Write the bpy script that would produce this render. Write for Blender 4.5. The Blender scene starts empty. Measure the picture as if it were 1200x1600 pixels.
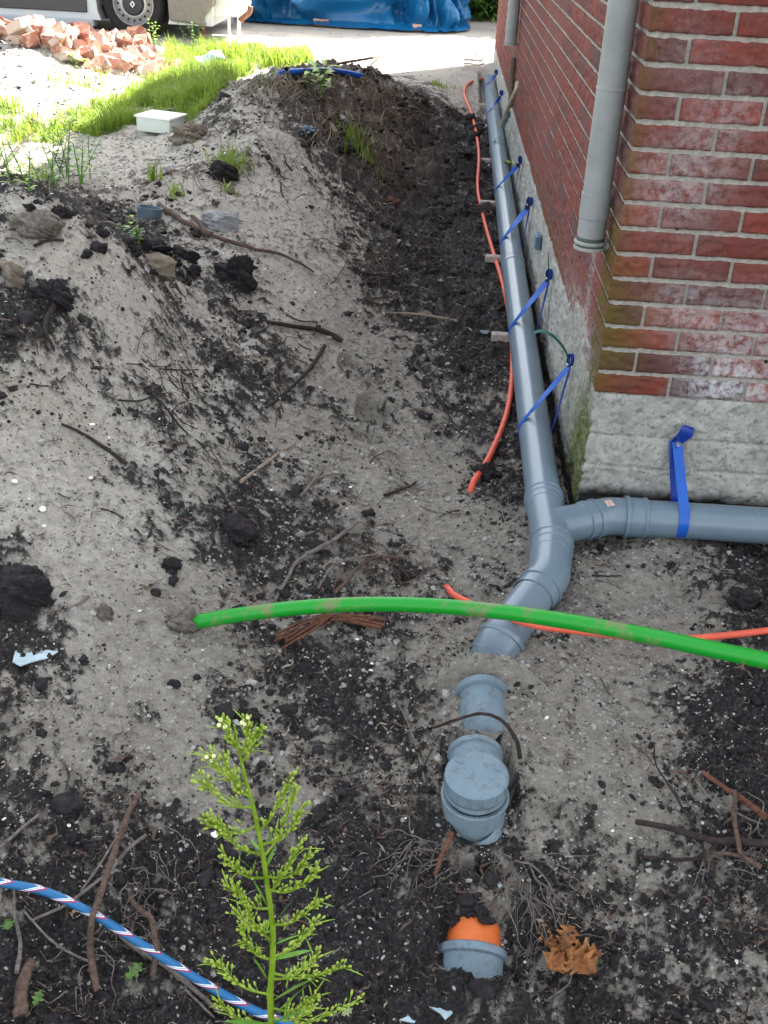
import bpy, bmesh, math, random
import numpy as np
from mathutils import Vector
random.seed(7); rng = np.random.default_rng(11)
scene = bpy.context.scene
C = scene.collection
R_ = math.radians

# ------------------------------------------------------------------ camera
FPX = 1735.13                       # focal length in pixels of a 1200x1600 picture
M3 = np.array([[0.99754568, 0.05202647, 0.04685997],
               [0.06628217, -0.48595742, -0.87146547],
               [-0.02256733, 0.87243259, -0.48821316]])   # rows: right, down, forward
CAMZ = 1.6
CAM = np.array([0, 0, CAMZ])
cd = bpy.data.cameras.new('camera'); cam = bpy.data.objects.new('camera', cd); C.objects.link(cam)
cd.sensor_fit = 'VERTICAL'; cd.sensor_height = 36.0; cd.lens = FPX / 1600 * 36; cd.clip_start = .05; cd.clip_end = 600
from mathutils import Matrix
mm = Matrix.Identity(4)
for i in range(3):
    mm[i][0] = M3[0][i]; mm[i][1] = -M3[1][i]; mm[i][2] = -M3[2][i]
mm.translation = Vector((0, 0, CAMZ))
cam.matrix_world = mm
scene.camera = cam
scene.render.resolution_x = 768; scene.render.resolution_y = 1024

# ------------------------------------------------------------------ sky, sun, exposure
SUN_DIR = Vector((2.5, 3.0, 3.2)).normalized()      # towards the sun
elev = math.asin(SUN_DIR.z); azi = math.atan2(SUN_DIR.x, SUN_DIR.y)
w = bpy.data.worlds.new("World"); scene.world = w; w.use_nodes = True
nt = w.node_tree; bg = nt.nodes['Background']
sky = nt.nodes.new('ShaderNodeTexSky'); sky.sky_type = 'NISHITA'; sky.sun_disc = False
sky.sun_elevation = elev; sky.sun_rotation = azi; sky.dust_density = 2.5; sky.air_density = 1.0
hs = nt.nodes.new('ShaderNodeHueSaturation'); hs.inputs['Saturation'].default_value = .27; hs.inputs['Value'].default_value = 1.0
nt.links.new(sky.outputs[0], hs.inputs['Color']); nt.links.new(hs.outputs[0], bg.inputs[0])
bg.inputs[1].default_value = .09
sd = bpy.data.lights.new('sun', 'SUN'); sd.energy = 5; sd.angle = R_(.5); sd.color = (1, .93, .80)
so = bpy.data.objects.new('sun', sd); C.objects.link(so)
so.rotation_euler = SUN_DIR.to_track_quat('Z', 'Y').to_euler()
scene.view_settings.view_transform = 'Standard'; scene.view_settings.look = 'None'
scene.view_settings.exposure = 2.88; scene.view_settings.gamma = 1

# ------------------------------------------------------------------ picking helpers
def rd(px, py):
    v = M3.T @ np.array([(px - 600) / FPX, (py - 800) / FPX, 1.0]); return v
def at_z(px, py, z): v = rd(px, py); return CAM + v * ((z - CAMZ) / v[2])
def at_x(px, py, x): v = rd(px, py); return CAM + v * (x / v[0])
def at_y(px, py, y): v = rd(px, py); return CAM + v * (y / v[1])
def proj(P):
    P = np.atleast_2d(P) - CAM; c = P @ M3.T
    d = np.maximum(c[:, 2], 1e-3)
    return c[:, 0] / d * FPX + 600, c[:, 1] / d * FPX + 800
def mpx(P): return float(((np.array(P) - CAM) @ M3[2]) / FPX)   # metres per photo pixel at P

# ------------------------------------------------------------------ noise
def _hash(ix, iy, seed):
    h = (ix.astype(np.int64) * 374761393 + iy.astype(np.int64) * 668265263 + seed * 1442695041) & 0x7fffffff
    h = ((h ^ (h >> 13)) * 1274126177) & 0x7fffffff
    h = (h ^ (h >> 16)) & 0xffff
    return h / 65535.0
def vnoise(x, y, seed=0):
    ix = np.floor(x); iy = np.floor(y); fx = x - ix; fy = y - iy
    fx = fx * fx * fx * (fx * (fx * 6 - 15) + 10); fy = fy * fy * fy * (fy * (fy * 6 - 15) + 10)
    a = _hash(ix, iy, seed); b = _hash(ix + 1, iy, seed); c = _hash(ix, iy + 1, seed); d = _hash(ix + 1, iy + 1, seed)
    return (a + (b - a) * fx) * (1 - fy) + (c + (d - c) * fx) * fy - .5
def fbm(x, y, s, octv=4, seed=0, gain=.55, rot=True):
    x = np.asarray(x, float) * s; y = np.asarray(y, float) * s; t = 0; a = 1.0
    for k in range(octv):
        t = t + a * vnoise(x, y, seed + k * 17); a *= gain
        x, y = (x * 1.62 - y * 1.18) + 7.3, (x * 1.18 + y * 1.62) - 3.1
    return t
def sstep(a, b, x): t = np.clip((np.asarray(x) - a) / (b - a), 0, 1); return t * t * (3 - 2 * t)

# ------------------------------------------------------------------ terrain control points
Hpx = [ # px, py, z
 (740,200,.02),(700,260,.0),(650,300,.0),(700,330,-.03),(700,430,-.06),(740,400,-.07),(640,430,-.02),(740,520,-.08),(660,520,-.05),(770,600,-.09),(700,600,-.085),
 (600,600,-.04),(650,700,-.09),(760,700,-.09),(560,700,-.05),(780,780,-.085),(700,800,-.09),(600,800,-.08),(500,800,-.04),
 (1000,843,-.045),(1060,850,-.06),(940,850,-.075),(1150,880,-.07),(1200,860,-.085),(1100,950,-.05),(950,950,-.07),(900,1000,-.075),(820,1010,-.05),(770,1030,-.03),(700,1000,-.09),
 (1180,1000,-.04),(1100,1080,-.05),(900,1100,-.07),(820,1120,-.06),(755,1145,-.03),(690,1080,-.08),(850,1200,-.08),(950,1200,-.08),(1080,1200,-.09),(1190,1200,-.06),
 (1000,1320,-.13),(850,1320,-.14),(745,1330,-.15),(680,1300,-.13),(1150,1350,-.12),(690,1180,-.09),(800,1200,-.06),
 (740,1420,-.19),(740,1540,-.27),(640,1400,-.17),(860,1450,-.22),(900,1560,-.27),(1000,1500,-.22),(1150,1500,-.2),(1190,1590,-.22),(600,1560,-.25),
 (500,950,-.06),(600,950,-.08),(400,1000,-.05),(500,1080,-.09),(600,1150,-.1),(500,1200,-.12),(400,1150,-.08),(450,1350,-.17),(550,1300,-.15),(400,1500,-.22),(500,1500,-.24),
 (300,970,.0),(300,1050,-.02),(350,900,.0),(200,1000,.04),(200,1100,.0),(100,1100,.03),(0,1080,.06),(100,1000,.08),(0,960,.14),(300,1200,-.08),(200,1250,-.08),(100,1250,-.06),(0,1250,-.04),
 (200,1400,-.16),(50,1400,-.12),(100,1550,-.2),(250,1550,-.22),(0,1580,-.18),(100,1320,-.1),
 (100,900,.15),(200,850,.12),(300,820,.06),(0,850,.2),(0,750,.28),(100,750,.24),(200,720,.19),(300,700,.12),(400,750,.0),(450,650,.03),(400,600,.1),(480,560,.06),(540,620,-.01),
 (0,620,.38),(100,600,.36),(200,580,.3),(300,560,.2),(350,500,.2),(0,480,.5),(100,470,.48),(200,480,.4),(280,470,.3),
 (0,380,.62),(70,360,.64),(150,380,.60),(220,430,.48),(300,440,.28),
 (0,292,.74),(50,300,.73),(100,318,.70),(150,345,.66),(200,385,.57),
 (370,400,.27),(440,420,.2),(520,430,.1),(500,500,.08),(560,520,.0),(590,480,.0),
 (240,335,.32),(300,330,.33),(350,330,.32),(420,340,.28),(480,340,.22),(540,350,.12),(590,350,.03),(200,270,.34),(280,260,.38),(330,250,.42),(380,270,.36),(450,280,.32),(520,290,.22),(590,290,.06),
 (150,240,.32),(210,215,.33),(260,215,.35),(300,210,.42),(350,215,.46),(400,185,.56),(440,185,.52),(470,215,.38),(420,225,.42),(520,230,.3),(560,240,.22),(620,240,.07),
 (400,140,.57),(450,150,.55),(480,120,.56),(540,102,.58),(590,105,.54),(640,118,.46),(680,150,.2),(570,160,.42),(640,170,.24),(520,170,.42),(690,200,.06),(600,200,.22),
 (720,145,.17),(720,130,.19),(750,120,.19),(700,112,.2),(660,100,.2),(720,165,.06),
 (250,160,.32),(330,140,.35),(150,190,.3),(60,200,.3),(0,230,.31),(330,100,.25),(420,100,.22),(200,130,.28),(100,130,.33),(0,130,.36),(250,90,.23),(180,90,.3),(130,75,.45),(60,60,.55),(0,40,.72),(200,70,.26),(100,60,.5),
]
Hxyz = [(-.35,9.6,.2),(-1,9.6,.2),(-1.8,9.8,.2),(-2.6,10.3,.2),(-1.9,5.2,.30),(-1.5,4.75,.31),(-1.15,4.4,.33),(-2.4,4.1,.72),(-2.6,3.2,.6),(-2.2,2.2,.3),(-1.6,1.2,.0),(0,.9,-.25),(1,.9,-.2),(-.8,.9,-.2),(1.6,1.8,-.08),(1.8,2.7,-.06),
 (-4,11.3,.2),(-2,11.3,.2),(-1,11.3,.2),(0,11.3,.2),(-3,11.5,.2),(-4.4,7,.35),(-3.6,5.4,.4),(-5,9,.5),(-3.5,13,.2),(0,13.5,.2),(-6,13,.2),(-.9,8.9,.2),(-1.7,8.8,.22),(.3,10.4,.2),(-.2,10,.2),(1.5,6,0),(2.2,4,0),(2.6,9,.1),(1.5,12,.2),
 (-.62,6.4,.5)]
def wc(x, y):      # warped plan coordinates: nearer ground gets more detail
    return np.stack([np.asarray(x) / (np.asarray(y) + 1.0) * 2.2, np.log(np.asarray(y) + .6) * 1.15], -1)
pts = [at_z(*p) for p in Hpx] + [np.array(p, float) for p in Hxyz]
P = np.array(pts); Wc = wc(P[:, 0], P[:, 1])
def rbf_fit(W, v, lam):
    d = np.linalg.norm(W[:, None] - W[None], axis=-1); n = len(W)
    A = np.zeros((n + 3, n + 3)); A[:n, :n] = -d - lam * np.eye(n); A[:n, :n] = -d; A[:n, :n] -= -lam * np.eye(n) * 1
    A[:n, n] = 1; A[:n, n + 1:] = W; A[n, :n] = 1; A[n + 1:, :n] = W.T
    return np.linalg.solve(A, np.concatenate([v, [0, 0, 0]]))
def rbf_eval(c, W, Q, eps=.03):
    out = np.zeros(len(Q)); n = len(W)
    for i in range(0, len(Q), 60000):
        q = Q[i:i + 60000]; d = np.sqrt(((q[:, None] - W[None]) ** 2).sum(-1) + eps * eps)
        out[i:i + 60000] = -d @ c[:n] + c[n] + q @ c[n + 1:]
    return out
hc = rbf_fit(Wc, P[:, 2], .012)

# fan grid, finer towards the near ground
Y0, Y1, NY, NX = .9, 14.0, 1250, 960
yj = Y0 * (Y1 / Y0) ** (np.arange(NY) / (NY - 1))
def xlr(y): return -(.42 * y + .72), np.minimum(.40 * y + .6, 2.8)
ui = np.linspace(0, 1, NX)
XL, XR = xlr(yj)
GX = XL[:, None] + (XR - XL)[:, None] * ui[None]; GY = np.repeat(yj[:, None], NX, 1)
# smooth field on a coarse version of the grid, then up-sampled
cs = 5
jj = np.arange(0, NY, cs); jj = np.append(jj, NY - 1) if jj[-1] != NY - 1 else jj
ii = np.arange(0, NX, cs); ii = np.append(ii, NX - 1) if ii[-1] != NX - 1 else ii
def upsample(A):
    B = np.empty((len(jj), NX))
    for r in range(len(jj)): B[r] = np.interp(np.arange(NX), ii, A[r])
    D = np.empty((NY, NX)); t = np.arange(NY); k = np.clip(np.searchsorted(jj, t, side='right') - 1, 0, len(jj) - 2)
    f = ((t - jj[k]) / (jj[k + 1] - jj[k]))[:, None]
    return B[k] * (1 - f) + B[k + 1] * f
cgx = GX[np.ix_(jj, ii)]; cgy = GY[np.ix_(jj, ii)]
def coarse(coef, W):
    return rbf_eval(coef, W, wc(cgx.ravel(), cgy.ravel())).reshape(cgx.shape)
HS = upsample(coarse(hc, Wc))
def make_sampler(G):
    def s(x, y):
        x = np.asarray(x, float); y = np.asarray(y, float)
        j = (NY - 1) * np.log(np.clip(y, Y0, Y1) / Y0) / math.log(Y1 / Y0)
        l, r = xlr(np.clip(y, Y0, Y1)); i = np.clip((x - l) / (r - l), 0, 1) * (NX - 1)
        j0 = np.clip(np.floor(j).astype(int), 0, NY - 2); i0 = np.clip(np.floor(i).astype(int), 0, NX - 2); fj = np.clip(j - j0, 0, 1); fi = np.clip(i - i0, 0, 1)
        return (G[j0, i0] * (1 - fi) + G[j0, i0 + 1] * fi) * (1 - fj) + (G[j0 + 1, i0] * (1 - fi) + G[j0 + 1, i0 + 1] * fi) * fj
    return s
def hit_vec(px, py, samp):
    px = np.asarray(px, float); py = np.asarray(py, float)
    v = np.stack([(px - 600) / FPX, (py - 800) / FPX, np.ones_like(px)], -1) @ M3
    t = np.full(len(px), .8); done = np.zeros(len(px), bool)
    for k in range(900):
        p = CAM + v * t[:, None]; below = p[:, 2] < samp(p[:, 0], p[:, 1])
        done |= below; t = np.where(done, t, t + .006 + .002 * t)
        if done.all(): break
    lo = t - (.012 + .002 * t); hi = t
    for k in range(12):
        m = (lo + hi) / 2; p = CAM + v * m[:, None]; b = p[:, 2] < samp(p[:, 0], p[:, 1])
        hi = np.where(b, m, hi); lo = np.where(b, lo, m)
    return CAM + v * hi[:, None]
sS = make_sampler(HS)

# darkness of the soil (0 pale sand .. 1 black humus)
Dpx = [(740,200,.9),(680,230,1),(700,260,1),(650,300,1),(700,330,1),(600,300,1),(700,430,1),(740,400,1),(640,430,.85),(740,510,1),(660,500,.9),(610,370,1),(560,290,.8),(640,560,.3),(720,585,.75),(600,650,.2),(700,720,.2),(640,680,.12),(770,590,.8),
 (785,735,.8),(560,800,.3),(200,270,.0),(350,300,.05),(450,340,.0),(520,400,.1),(430,450,.05),(520,330,.2),(550,460,.5),(590,440,.8),(350,360,.02),(460,400,0),
 (150,325,.95),(80,305,.8),(110,345,.55),(170,355,.9),(210,385,.95),(235,405,.9),(280,420,.6),(60,340,0),(100,370,0),(60,470,.9),(120,500,.6),(20,530,.85),(180,450,.1),(260,500,.6),(370,435,.6),(330,490,.3),(150,560,.55),(230,620,.6),(300,560,.4),(320,700,.55),(260,660,.5),(60,620,.3),
 (120,650,.12),(50,720,.1),(150,750,.05),(60,800,0),(150,830,0),(300,790,.55),(370,840,.8),(240,740,.45),(420,880,.6),(450,720,.45),(380,690,.45),(500,560,.15),(470,500,.1),(430,560,.6),(420,610,.6),(400,540,.6),
 (540,870,.65),(600,800,.25),(660,850,.2),(700,800,.1),(200,920,.05),(100,880,.1),(30,930,.95),(10,1000,.9),(60,960,.8),(130,1000,.15),(250,1050,.1),(60,1100,.15),(350,1050,.2),(450,1010,.6),(340,960,.05),
 (550,1090,.6),(650,1050,.25),(500,1180,.85),(400,1110,.6),(250,1130,.2),(150,1150,.2),(100,1220,.45),(200,1230,.5),(300,1150,.3),(100,1350,.9),(30,1300,.7),(250,1380,.95),(50,1500,1),(200,1500,1),(300,1550,1),(500,1350,1),(450,1250,.95),(600,1280,.8),(600,1400,1),(600,1500,1),(700,1400,1),(660,1300,.9),(640,1180,.5),
 (850,1250,.15),(850,1340,.3),(950,1100,.12),(1000,1250,.15),(900,1000,.2),(950,930,.25),(950,870,.3),(1030,860,.2),(1100,900,.45),(1160,960,.85),(1080,960,.35),(1040,1060,.35),(1100,1100,.75),(1180,1150,.95),(1150,1250,.95),(1080,1200,.55),(1050,1300,.45),(1000,1400,.85),(850,1480,.95),(1100,1500,.88),(950,1340,.35),(920,1400,.7),(1180,1590,.6),(800,1380,.9),(750,1500,1),(900,1560,1),(1150,880,.8),
 (450,130,.55),(600,150,.85),(560,110,.5),(640,130,.6),(400,150,.6),(430,195,.05),(400,190,.1),(350,195,.6),(300,230,.4),(270,280,.25),(320,260,.5),(480,200,.9),(500,230,1),(560,200,.9),(640,190,1),(250,230,.0),(450,250,.15),(390,260,.35),
 (100,150,0),(700,125,0),(300,100,.1),(720,140,.1),(660,105,.1),(200,180,.2),(100,110,.1),(0,150,0),(50,260,.05),(150,240,0),(60,200,.2),(250,90,.1),(100,60,.3),(0,60,.3)]
Dh = hit_vec([p[0] for p in Dpx], [p[1] for p in Dpx], sS)
DW = np.concatenate([wc(Dh[:, 0], Dh[:, 1]), wc(np.array([-1., 0, -4, -2, 2, 1]), np.array([11.5, 12.5, 12, 13, 12, .95]))])
Dv = np.array([p[2] for p in Dpx] + [0, 0, 0, 0, 0, .9])
dc = rbf_fit(DW, Dv, .004)
DB = np.clip(upsample(coarse(dc, DW)), -.1, 1.1)
n1 = fbm(GX, GY, 5, 5, 3); n2 = fbm(GX, GY, 26, 4, 9); n3 = fbm(GX, GY, 85, 3, 19)
DB = DB - .17 * sstep(2.5, 1.7, GY) * sstep(.4, .9, DB)
DK = sstep(.18, .86, DB + .50 * n1 + .55 * n2 + .50 * n3)
DAMP = sstep(.16, -.05, HS + .10 * n1) * (GY < 9)
# height detail: crumbly dark soil, softer sand
def ridged(x, y, s, o, seed): return 1 - 2 * np.abs(fbm(x, y, s, o, seed))
crumb = np.maximum(0, fbm(GX, GY, 45, 3, 31)) * .020 + fbm(GX, GY, 110, 2, 37) * .010
sandn = fbm(GX, GY, 9, 3, 51) * .012 + fbm(GX, GY, 60, 3, 57) * .0045
patch = sstep(-.15, .35, fbm(GX, GY, 2.1, 3, 71))
HD = HS + fbm(GX, GY, 1.6, 3, 61) * .03 + fbm(GX, GY, 5.5, 4, 63) * .030 * sstep(1.9, 2.8, GY + 0 * GX) + np.maximum(0, fbm(GX, GY, 11, 4, 67)) * .035 * sstep(.1, .9, DB) + sandn * (.6 + .9 * patch) + DK * (crumb + .006 + fbm(GX, GY, 14, 3, 41) * .022)
far = sstep(8.8, 10.2, GY); HD = HD * (1 - far) + (HS + .003 * n2) * far
# clumpy turned earth on the spoil heap and the near crest
heapm = np.exp(-(((GX + .55) / .95) ** 2 + ((GY - 7.4) / 1.15) ** 2) ** 2)
HD += heapm * (fbm(GX, GY, 4.5, 4, 81) * .16 + np.maximum(0, fbm(GX, GY, 15, 3, 85)) * .07)
# footprints, heel marks and a small hole
FP = [(552, 573, .060, .11, .038, 12), (583, 640, .065, .12, .040, 6), (735, 580, .05, .05, .055, 0), (575, 680, .07, .06, .009, 6), (675, 568, .07, .06, .009, 0), (590, 455, .05, .07, .03, 0)]
for (a, b, rx, ry, dp, k) in FP:
    p = hit_vec([a], [b], sS)[0]; q = ((GX - p[0]) / rx) ** 2 + ((GY - p[1]) / ry) ** 2
    m = 1 - sstep(.6, 1.15, q); HD -= m * dp; HD += (sstep(.8, 1.15, q) * (1 - sstep(1.15, 2.0, q))) * dp * .35
    if dp < .01: HD -= m * .011 * (np.sin((GY * 1.0 + GX * .3) * 270) > 0)
# keep the soil under the pipes
msk = (1 - sstep(.06, .11, np.abs(GX - (.41 + .0068 * (GY - 3))))) * (GY > 3.1) * (1 - sstep(10.6, 11.0, GY))
HD = np.where(msk > 0, HD * (1 - msk) + np.minimum(HD, -.068 + .018 * (GY - 3)) * msk, HD)
def carve(a, b, ztop, wid):
    global HD
    a = np.array(a[:2]); b = np.array(b[:2]); d = b - a; L2 = d @ d
    t = np.clip(((GX - a[0]) * d[0] + (GY - a[1]) * d[1]) / L2, 0, 1); q = np.hypot(GX - a[0] - t * d[0], GY - a[1] - t * d[1])
    m = 1 - sstep(wid, wid * 1.35, q); zt = ztop[0] + (ztop[1] - ztop[0]) * t + .006 * n2
    HD = HD * (1 - m) + np.minimum(HD, zt) * m
def bump_at(px, py, z0, rx, ry, top, wob=.012):
    global HD
    p = at_z(px, py, z0); q = ((GX - p[0]) / rx) ** 2 + ((GY - p[1]) / ry) ** 2
    m = np.exp(-q * q); HD = HD * (1 - m) + np.maximum(HD, top + wob * (n2 + n3 * .6)) * m
S0z, S1z = -.066, -.085
carve(at_z(752, 1078, S0z), at_z(757, 1140, S1z), (S0z + .028, S1z + .03), .075)
bump_at(765, 1029, .01, .12, .026, .014)
bump_at(748, 1143, -.01, .10, .014, .002, .006)
carve(at_z(745, 1240, -.14), at_z(765, 1315, -.15), (-.125, -.135), .06)
carve(at_z(742, 1425, -.215), at_z(738, 1510, -.26), (-.212, -.235), .06)
bump_at(742, 1380, -.14, .11, .048, -.138, .035)
bump_at(738, 1545, -.19, .13, .040, -.172, .035)
sG = make_sampler(HD); sD = make_sampler(DK); _sB = make_sampler(DB); sB = lambda x, y: np.clip(_sB(x, y), 0, 1)
def hits(pp): return hit_vec([p[0] for p in pp], [p[1] for p in pp], sG)
def hit(px, py): return hit_vec([px], [py], sG)[0]
def gz(x, y): return float(sG(x, y))

# ------------------------------------------------------------------ mesh builder and tagging
class MB:
    def __init__(s): s.v = []; s.f = []; s.n = 0; s.uv = {}
    def add(s, v, f):
        s.v.append(np.asarray(v, float).reshape(-1, 3)); s.f += [tuple(i + s.n for i in q) for q in f]; s.n += len(s.v[-1]); return s
    def build(s, name, mat, parent=None, smooth=True, attrs=None, loc=None):
        V = np.concatenate(s.v); me = bpy.data.meshes.new(name)
        if loc is not None: V = V - np.asarray(loc)
        me.from_pydata(V.tolist(), [], s.f); me.update()
        if smooth:
            me.polygons.foreach_set('use_smooth', [True] * len(me.polygons))
            if len(me.polygons) < 30000: me.set_sharp_from_angle(angle=R_(32))
        if attrs:
            for k, a in attrs.items():
                at = me.attributes.new(k, 'FLOAT', 'POINT'); at.data.foreach_set('value', np.asarray(a, np.float32))
        me.materials.append(mat); o = bpy.data.objects.new(name, me); C.objects.link(o)
        if loc is not None: o.location = loc
        if parent: o.parent = parent
        return o
def tag(o, label=None, cat=None, group=None, kind=None):
    if label: o['label'] = label
    if cat: o['category'] = cat
    if group: o['group'] = group
    if kind: o['kind'] = kind
    return o
def empty(name, loc=(0, 0, 0), rz=0):
    o = bpy.data.objects.new(name, None); C.objects.link(o); o.location = loc; o.rotation_euler = (0, 0, rz); o.empty_display_size = .05; return o
def thing(name, label, cat, loc=(0, 0, 0), group=None, rz=0): return tag(empty(name, loc, rz), label, cat, group)
def under(part, root):          # part was built in world coordinates: keep it there
    part.parent = root; part.matrix_parent_inverse = Matrix.Translation(-root.location) if not any(root.rotation_euler) else (Matrix.Translation(root.location) @ root.rotation_euler.to_matrix().to_4x4()).inverted(); return part

def catmull(p, n=6):
    p = np.asarray(p, float)
    if len(p) < 3: return np.array([p[0] + (p[-1] - p[0]) * t for t in np.linspace(0, 1, n + 1)])
    q = np.vstack([2 * p[0] - p[1], p, 2 * p[-1] - p[-2]]); out = []
    for i in range(1, len(q) - 2):
        for t in np.linspace(0, 1, n, endpoint=False):
            a, b, c, d = q[i - 1:i + 3]
            out.append(.5 * (2 * b + (c - a) * t + (2 * a - 5 * b + 4 * c - d) * t * t + (3 * b - a - 3 * c + d) * t ** 3))
    out.append(q[-2]); return np.array(out)
def frames(p, ref=None):
    t = np.gradient(p, axis=0); t /= np.linalg.norm(t, axis=1)[:, None] + 1e-12
    u = np.array(ref if ref is not None else ((0, 0, 1) if abs(t[0][2]) < .9 else (1, 0, 0)), float)
    U = []; 
    for k in range(len(p)):
        u = u - t[k] * (u @ t[k]); u = u / (np.linalg.norm(u) + 1e-12); U.append(u)
    U = np.array(U); W = np.cross(t, U); return t, U, W
def tube(mb, p, r, n=10, cap=True, ref=None, ex=1.0):
    p = np.asarray(p, float); r = np.broadcast_to(np.asarray(r, float), (len(p),)); t, U, W = frames(p, ref)
    a = np.linspace(0, 2 * math.pi, n, endpoint=False)
    V = p[:, None] + r[:, None, None] * (np.cos(a)[None, :, None] * U[:, None] + ex * np.sin(a)[None, :, None] * W[:, None])
    F = []
    for i in range(len(p) - 1):
        for k in range(n): F.append((i * n + k, i * n + (k + 1) % n, (i + 1) * n + (k + 1) % n, (i + 1) * n + k))
    V = V.reshape(-1, 3)
    if cap:
        F.append(tuple(range(n))[::-1]); F.append(tuple((len(p) - 1) * n + k for k in range(n)))
    mb.add(V, F)
def lathe(mb, o, ax, prof, n=40, closed=False):   # prof: (distance along axis, radius)
    ax = np.asarray(ax, float); ax = ax / np.linalg.norm(ax); o = np.asarray(o, float)
    u = np.cross(ax, (0, 0, 1) if abs(ax[2]) < .9 else (1, 0, 0)); u /= np.linalg.norm(u); w_ = np.cross(ax, u)
    a = np.linspace(0, 2 * math.pi, n, endpoint=False)
    V = np.array([o + ax * s + r * (math.cos(k) * u + math.sin(k) * w_) for s, r in prof for k in a]); F = []
    for i in range(len(prof) - 1):
        for k in range(n): F.append((i * n + k, i * n + (k + 1) % n, (i + 1) * n + (k + 1) % n, (i + 1) * n + k))
    mb.add(V, F)
def box(mb, c, s, rz=0, b=0):
    c = np.asarray(c, float); s = np.asarray(s, float) / 2
    v = np.array([(x, y, z) for z in (-1, 1) for y in (-1, 1) for x in (-1, 1)], float) * s
    ca, sa = math.cos(rz), math.sin(rz); v = np.stack([v[:, 0] * ca - v[:, 1] * sa, v[:, 0] * sa + v[:, 1] * ca, v[:, 2]], -1) + c
    mb.add(v, [(0, 2, 3, 1), (4, 5, 7, 6), (0, 1, 5, 4), (2, 6, 7, 3), (0, 4, 6, 2), (1, 3, 7, 5)])
def ribbon(mb, p, wdir, width, th=.0012):
    p = np.asarray(p, float); wdir = np.asarray(wdir, float)
    if wdir.ndim == 1: wdir = np.repeat(wdir[None], len(p), 0)
    t, _, _ = frames(p); nrm = np.cross(t, wdir); nrm /= np.linalg.norm(nrm, axis=1)[:, None] + 1e-9
    a = p - wdir * width / 2; b = p + wdir * width / 2; V = np.stack([a - nrm * th, b - nrm * th, b + nrm * th, a + nrm * th], 1).reshape(-1, 3)
    F = []
    for i in range(len(p) - 1):
        for k in range(4): F.append((i * 4 + k, i * 4 + (k + 1) % 4, (i + 1) * 4 + (k + 1) % 4, (i + 1) * 4 + k))
    F.append((3, 2, 1, 0)); n = (len(p) - 1) * 4; F.append((n, n + 1, n + 2, n + 3)); mb.add(V, F)

# ------------------------------------------------------------------ materials
class NT:
    def __init__(s, name):
        s.m = bpy.data.materials.new(name); s.m.use_nodes = True; s.t = s.m.node_tree; s.b = s.t.nodes['Principled BSDF']; s.tc = None
    def n(s, ty, **k):
        x = s.t.nodes.new(ty)
        for a, v in k.items():
            if hasattr(x, a): setattr(x, a, v)
            else: x.inputs[a].default_value = v
        return x
    def l(s, a, b): s.t.links.new(a, b)
    def co(s):
        if not s.tc: s.tc = s.n('ShaderNodeNewGeometry').outputs['Position']
        return s.tc
    def oc(s): return s.n('ShaderNodeTexCoord').outputs['Object']
    def noise(s, scale, detail=4, rough=.6, vec=None, dist=0):
        x = s.n('ShaderNodeTexNoise'); x.inputs['Scale'].default_value = scale; x.inputs['Detail'].default_value = detail; x.inputs['Roughness'].default_value = rough; x.inputs['Distortion'].default_value = dist
        s.l(vec or s.co(), x.inputs['Vector']); return x.outputs['Fac']
    def vor(s, scale, out='Distance', feat='F1', vec=None):
        x = s.n('ShaderNodeTexVoronoi', feature=feat); x.inputs['Scale'].default_value = scale; s.l(vec or s.co(), x.inputs['Vector']); return x.outputs[out]
    def ramp(s, fac, stops, interp='LINEAR'):
        r = s.n('ShaderNodeValToRGB'); cr = r.color_ramp; cr.interpolation = interp
        while len(cr.elements) < len(stops): cr.elements.new(.5)
        for e, (p, c) in zip(cr.elements, stops):
            e.position = p; e.color = (c, c, c, 1) if not hasattr(c, '__len__') else (*c, 1)
        s.l(fac, r.inputs[0]); return r.outputs[0]
    def mix(s, f, a, b, mode='MIX'):
        x = s.n('ShaderNodeMix', data_type='RGBA', blend_type=mode)
        for sock, v in ((0, f), (6, a), (7, b)):
            if hasattr(v, 'is_output'): s.l(v, x.inputs[sock])
            elif sock == 0: x.inputs[0].default_value = v
            else: x.inputs[sock].default_value = (*v, 1) if len(v) == 3 else v
        return x.outputs[2]
    def math(s, op, a, b=0.0):
        x = s.n('ShaderNodeMath', operation=op)
        for k, v in enumerate((a, b)):
            if hasattr(v, 'is_output'): s.l(v, x.inputs[k])
            else: x.inputs[k].default_value = v
        return x.outputs[0]
    def attr(s, name): return s.n('ShaderNodeAttribute', attribute_name=name).outputs['Fac']
    def bump(s, h, strength=.5, dist=.01, prev=None):
        x = s.n('ShaderNodeBump'); x.inputs['Strength'].default_value = strength; x.inputs['Distance'].default_value = dist; s.l(h, x.inputs['Height'])
        if prev: s.l(prev, x.inputs['Normal'])
        return x.outputs[0]
    def done(s, col=None, rough=None, bump=None, spec=None, metal=None):
        if col is not None:
            if hasattr(col, 'is_output'): s.l(col, s.b.inputs['Base Color'])
            else: s.b.inputs['Base Color'].default_value = (*col, 1)
        if rough is not None:
            if hasattr(rough, 'is_output'): s.l(rough, s.b.inputs['Roughness'])
            else: s.b.inputs['Roughness'].default_value = rough
        if bump is not None: s.l(bump, s.b.inputs['Normal'])
        if spec is not None: s.b.inputs['Specular IOR Level'].default_value = spec
        if metal is not None: s.b.inputs['Metallic'].default_value = metal
        return s.m
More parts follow.
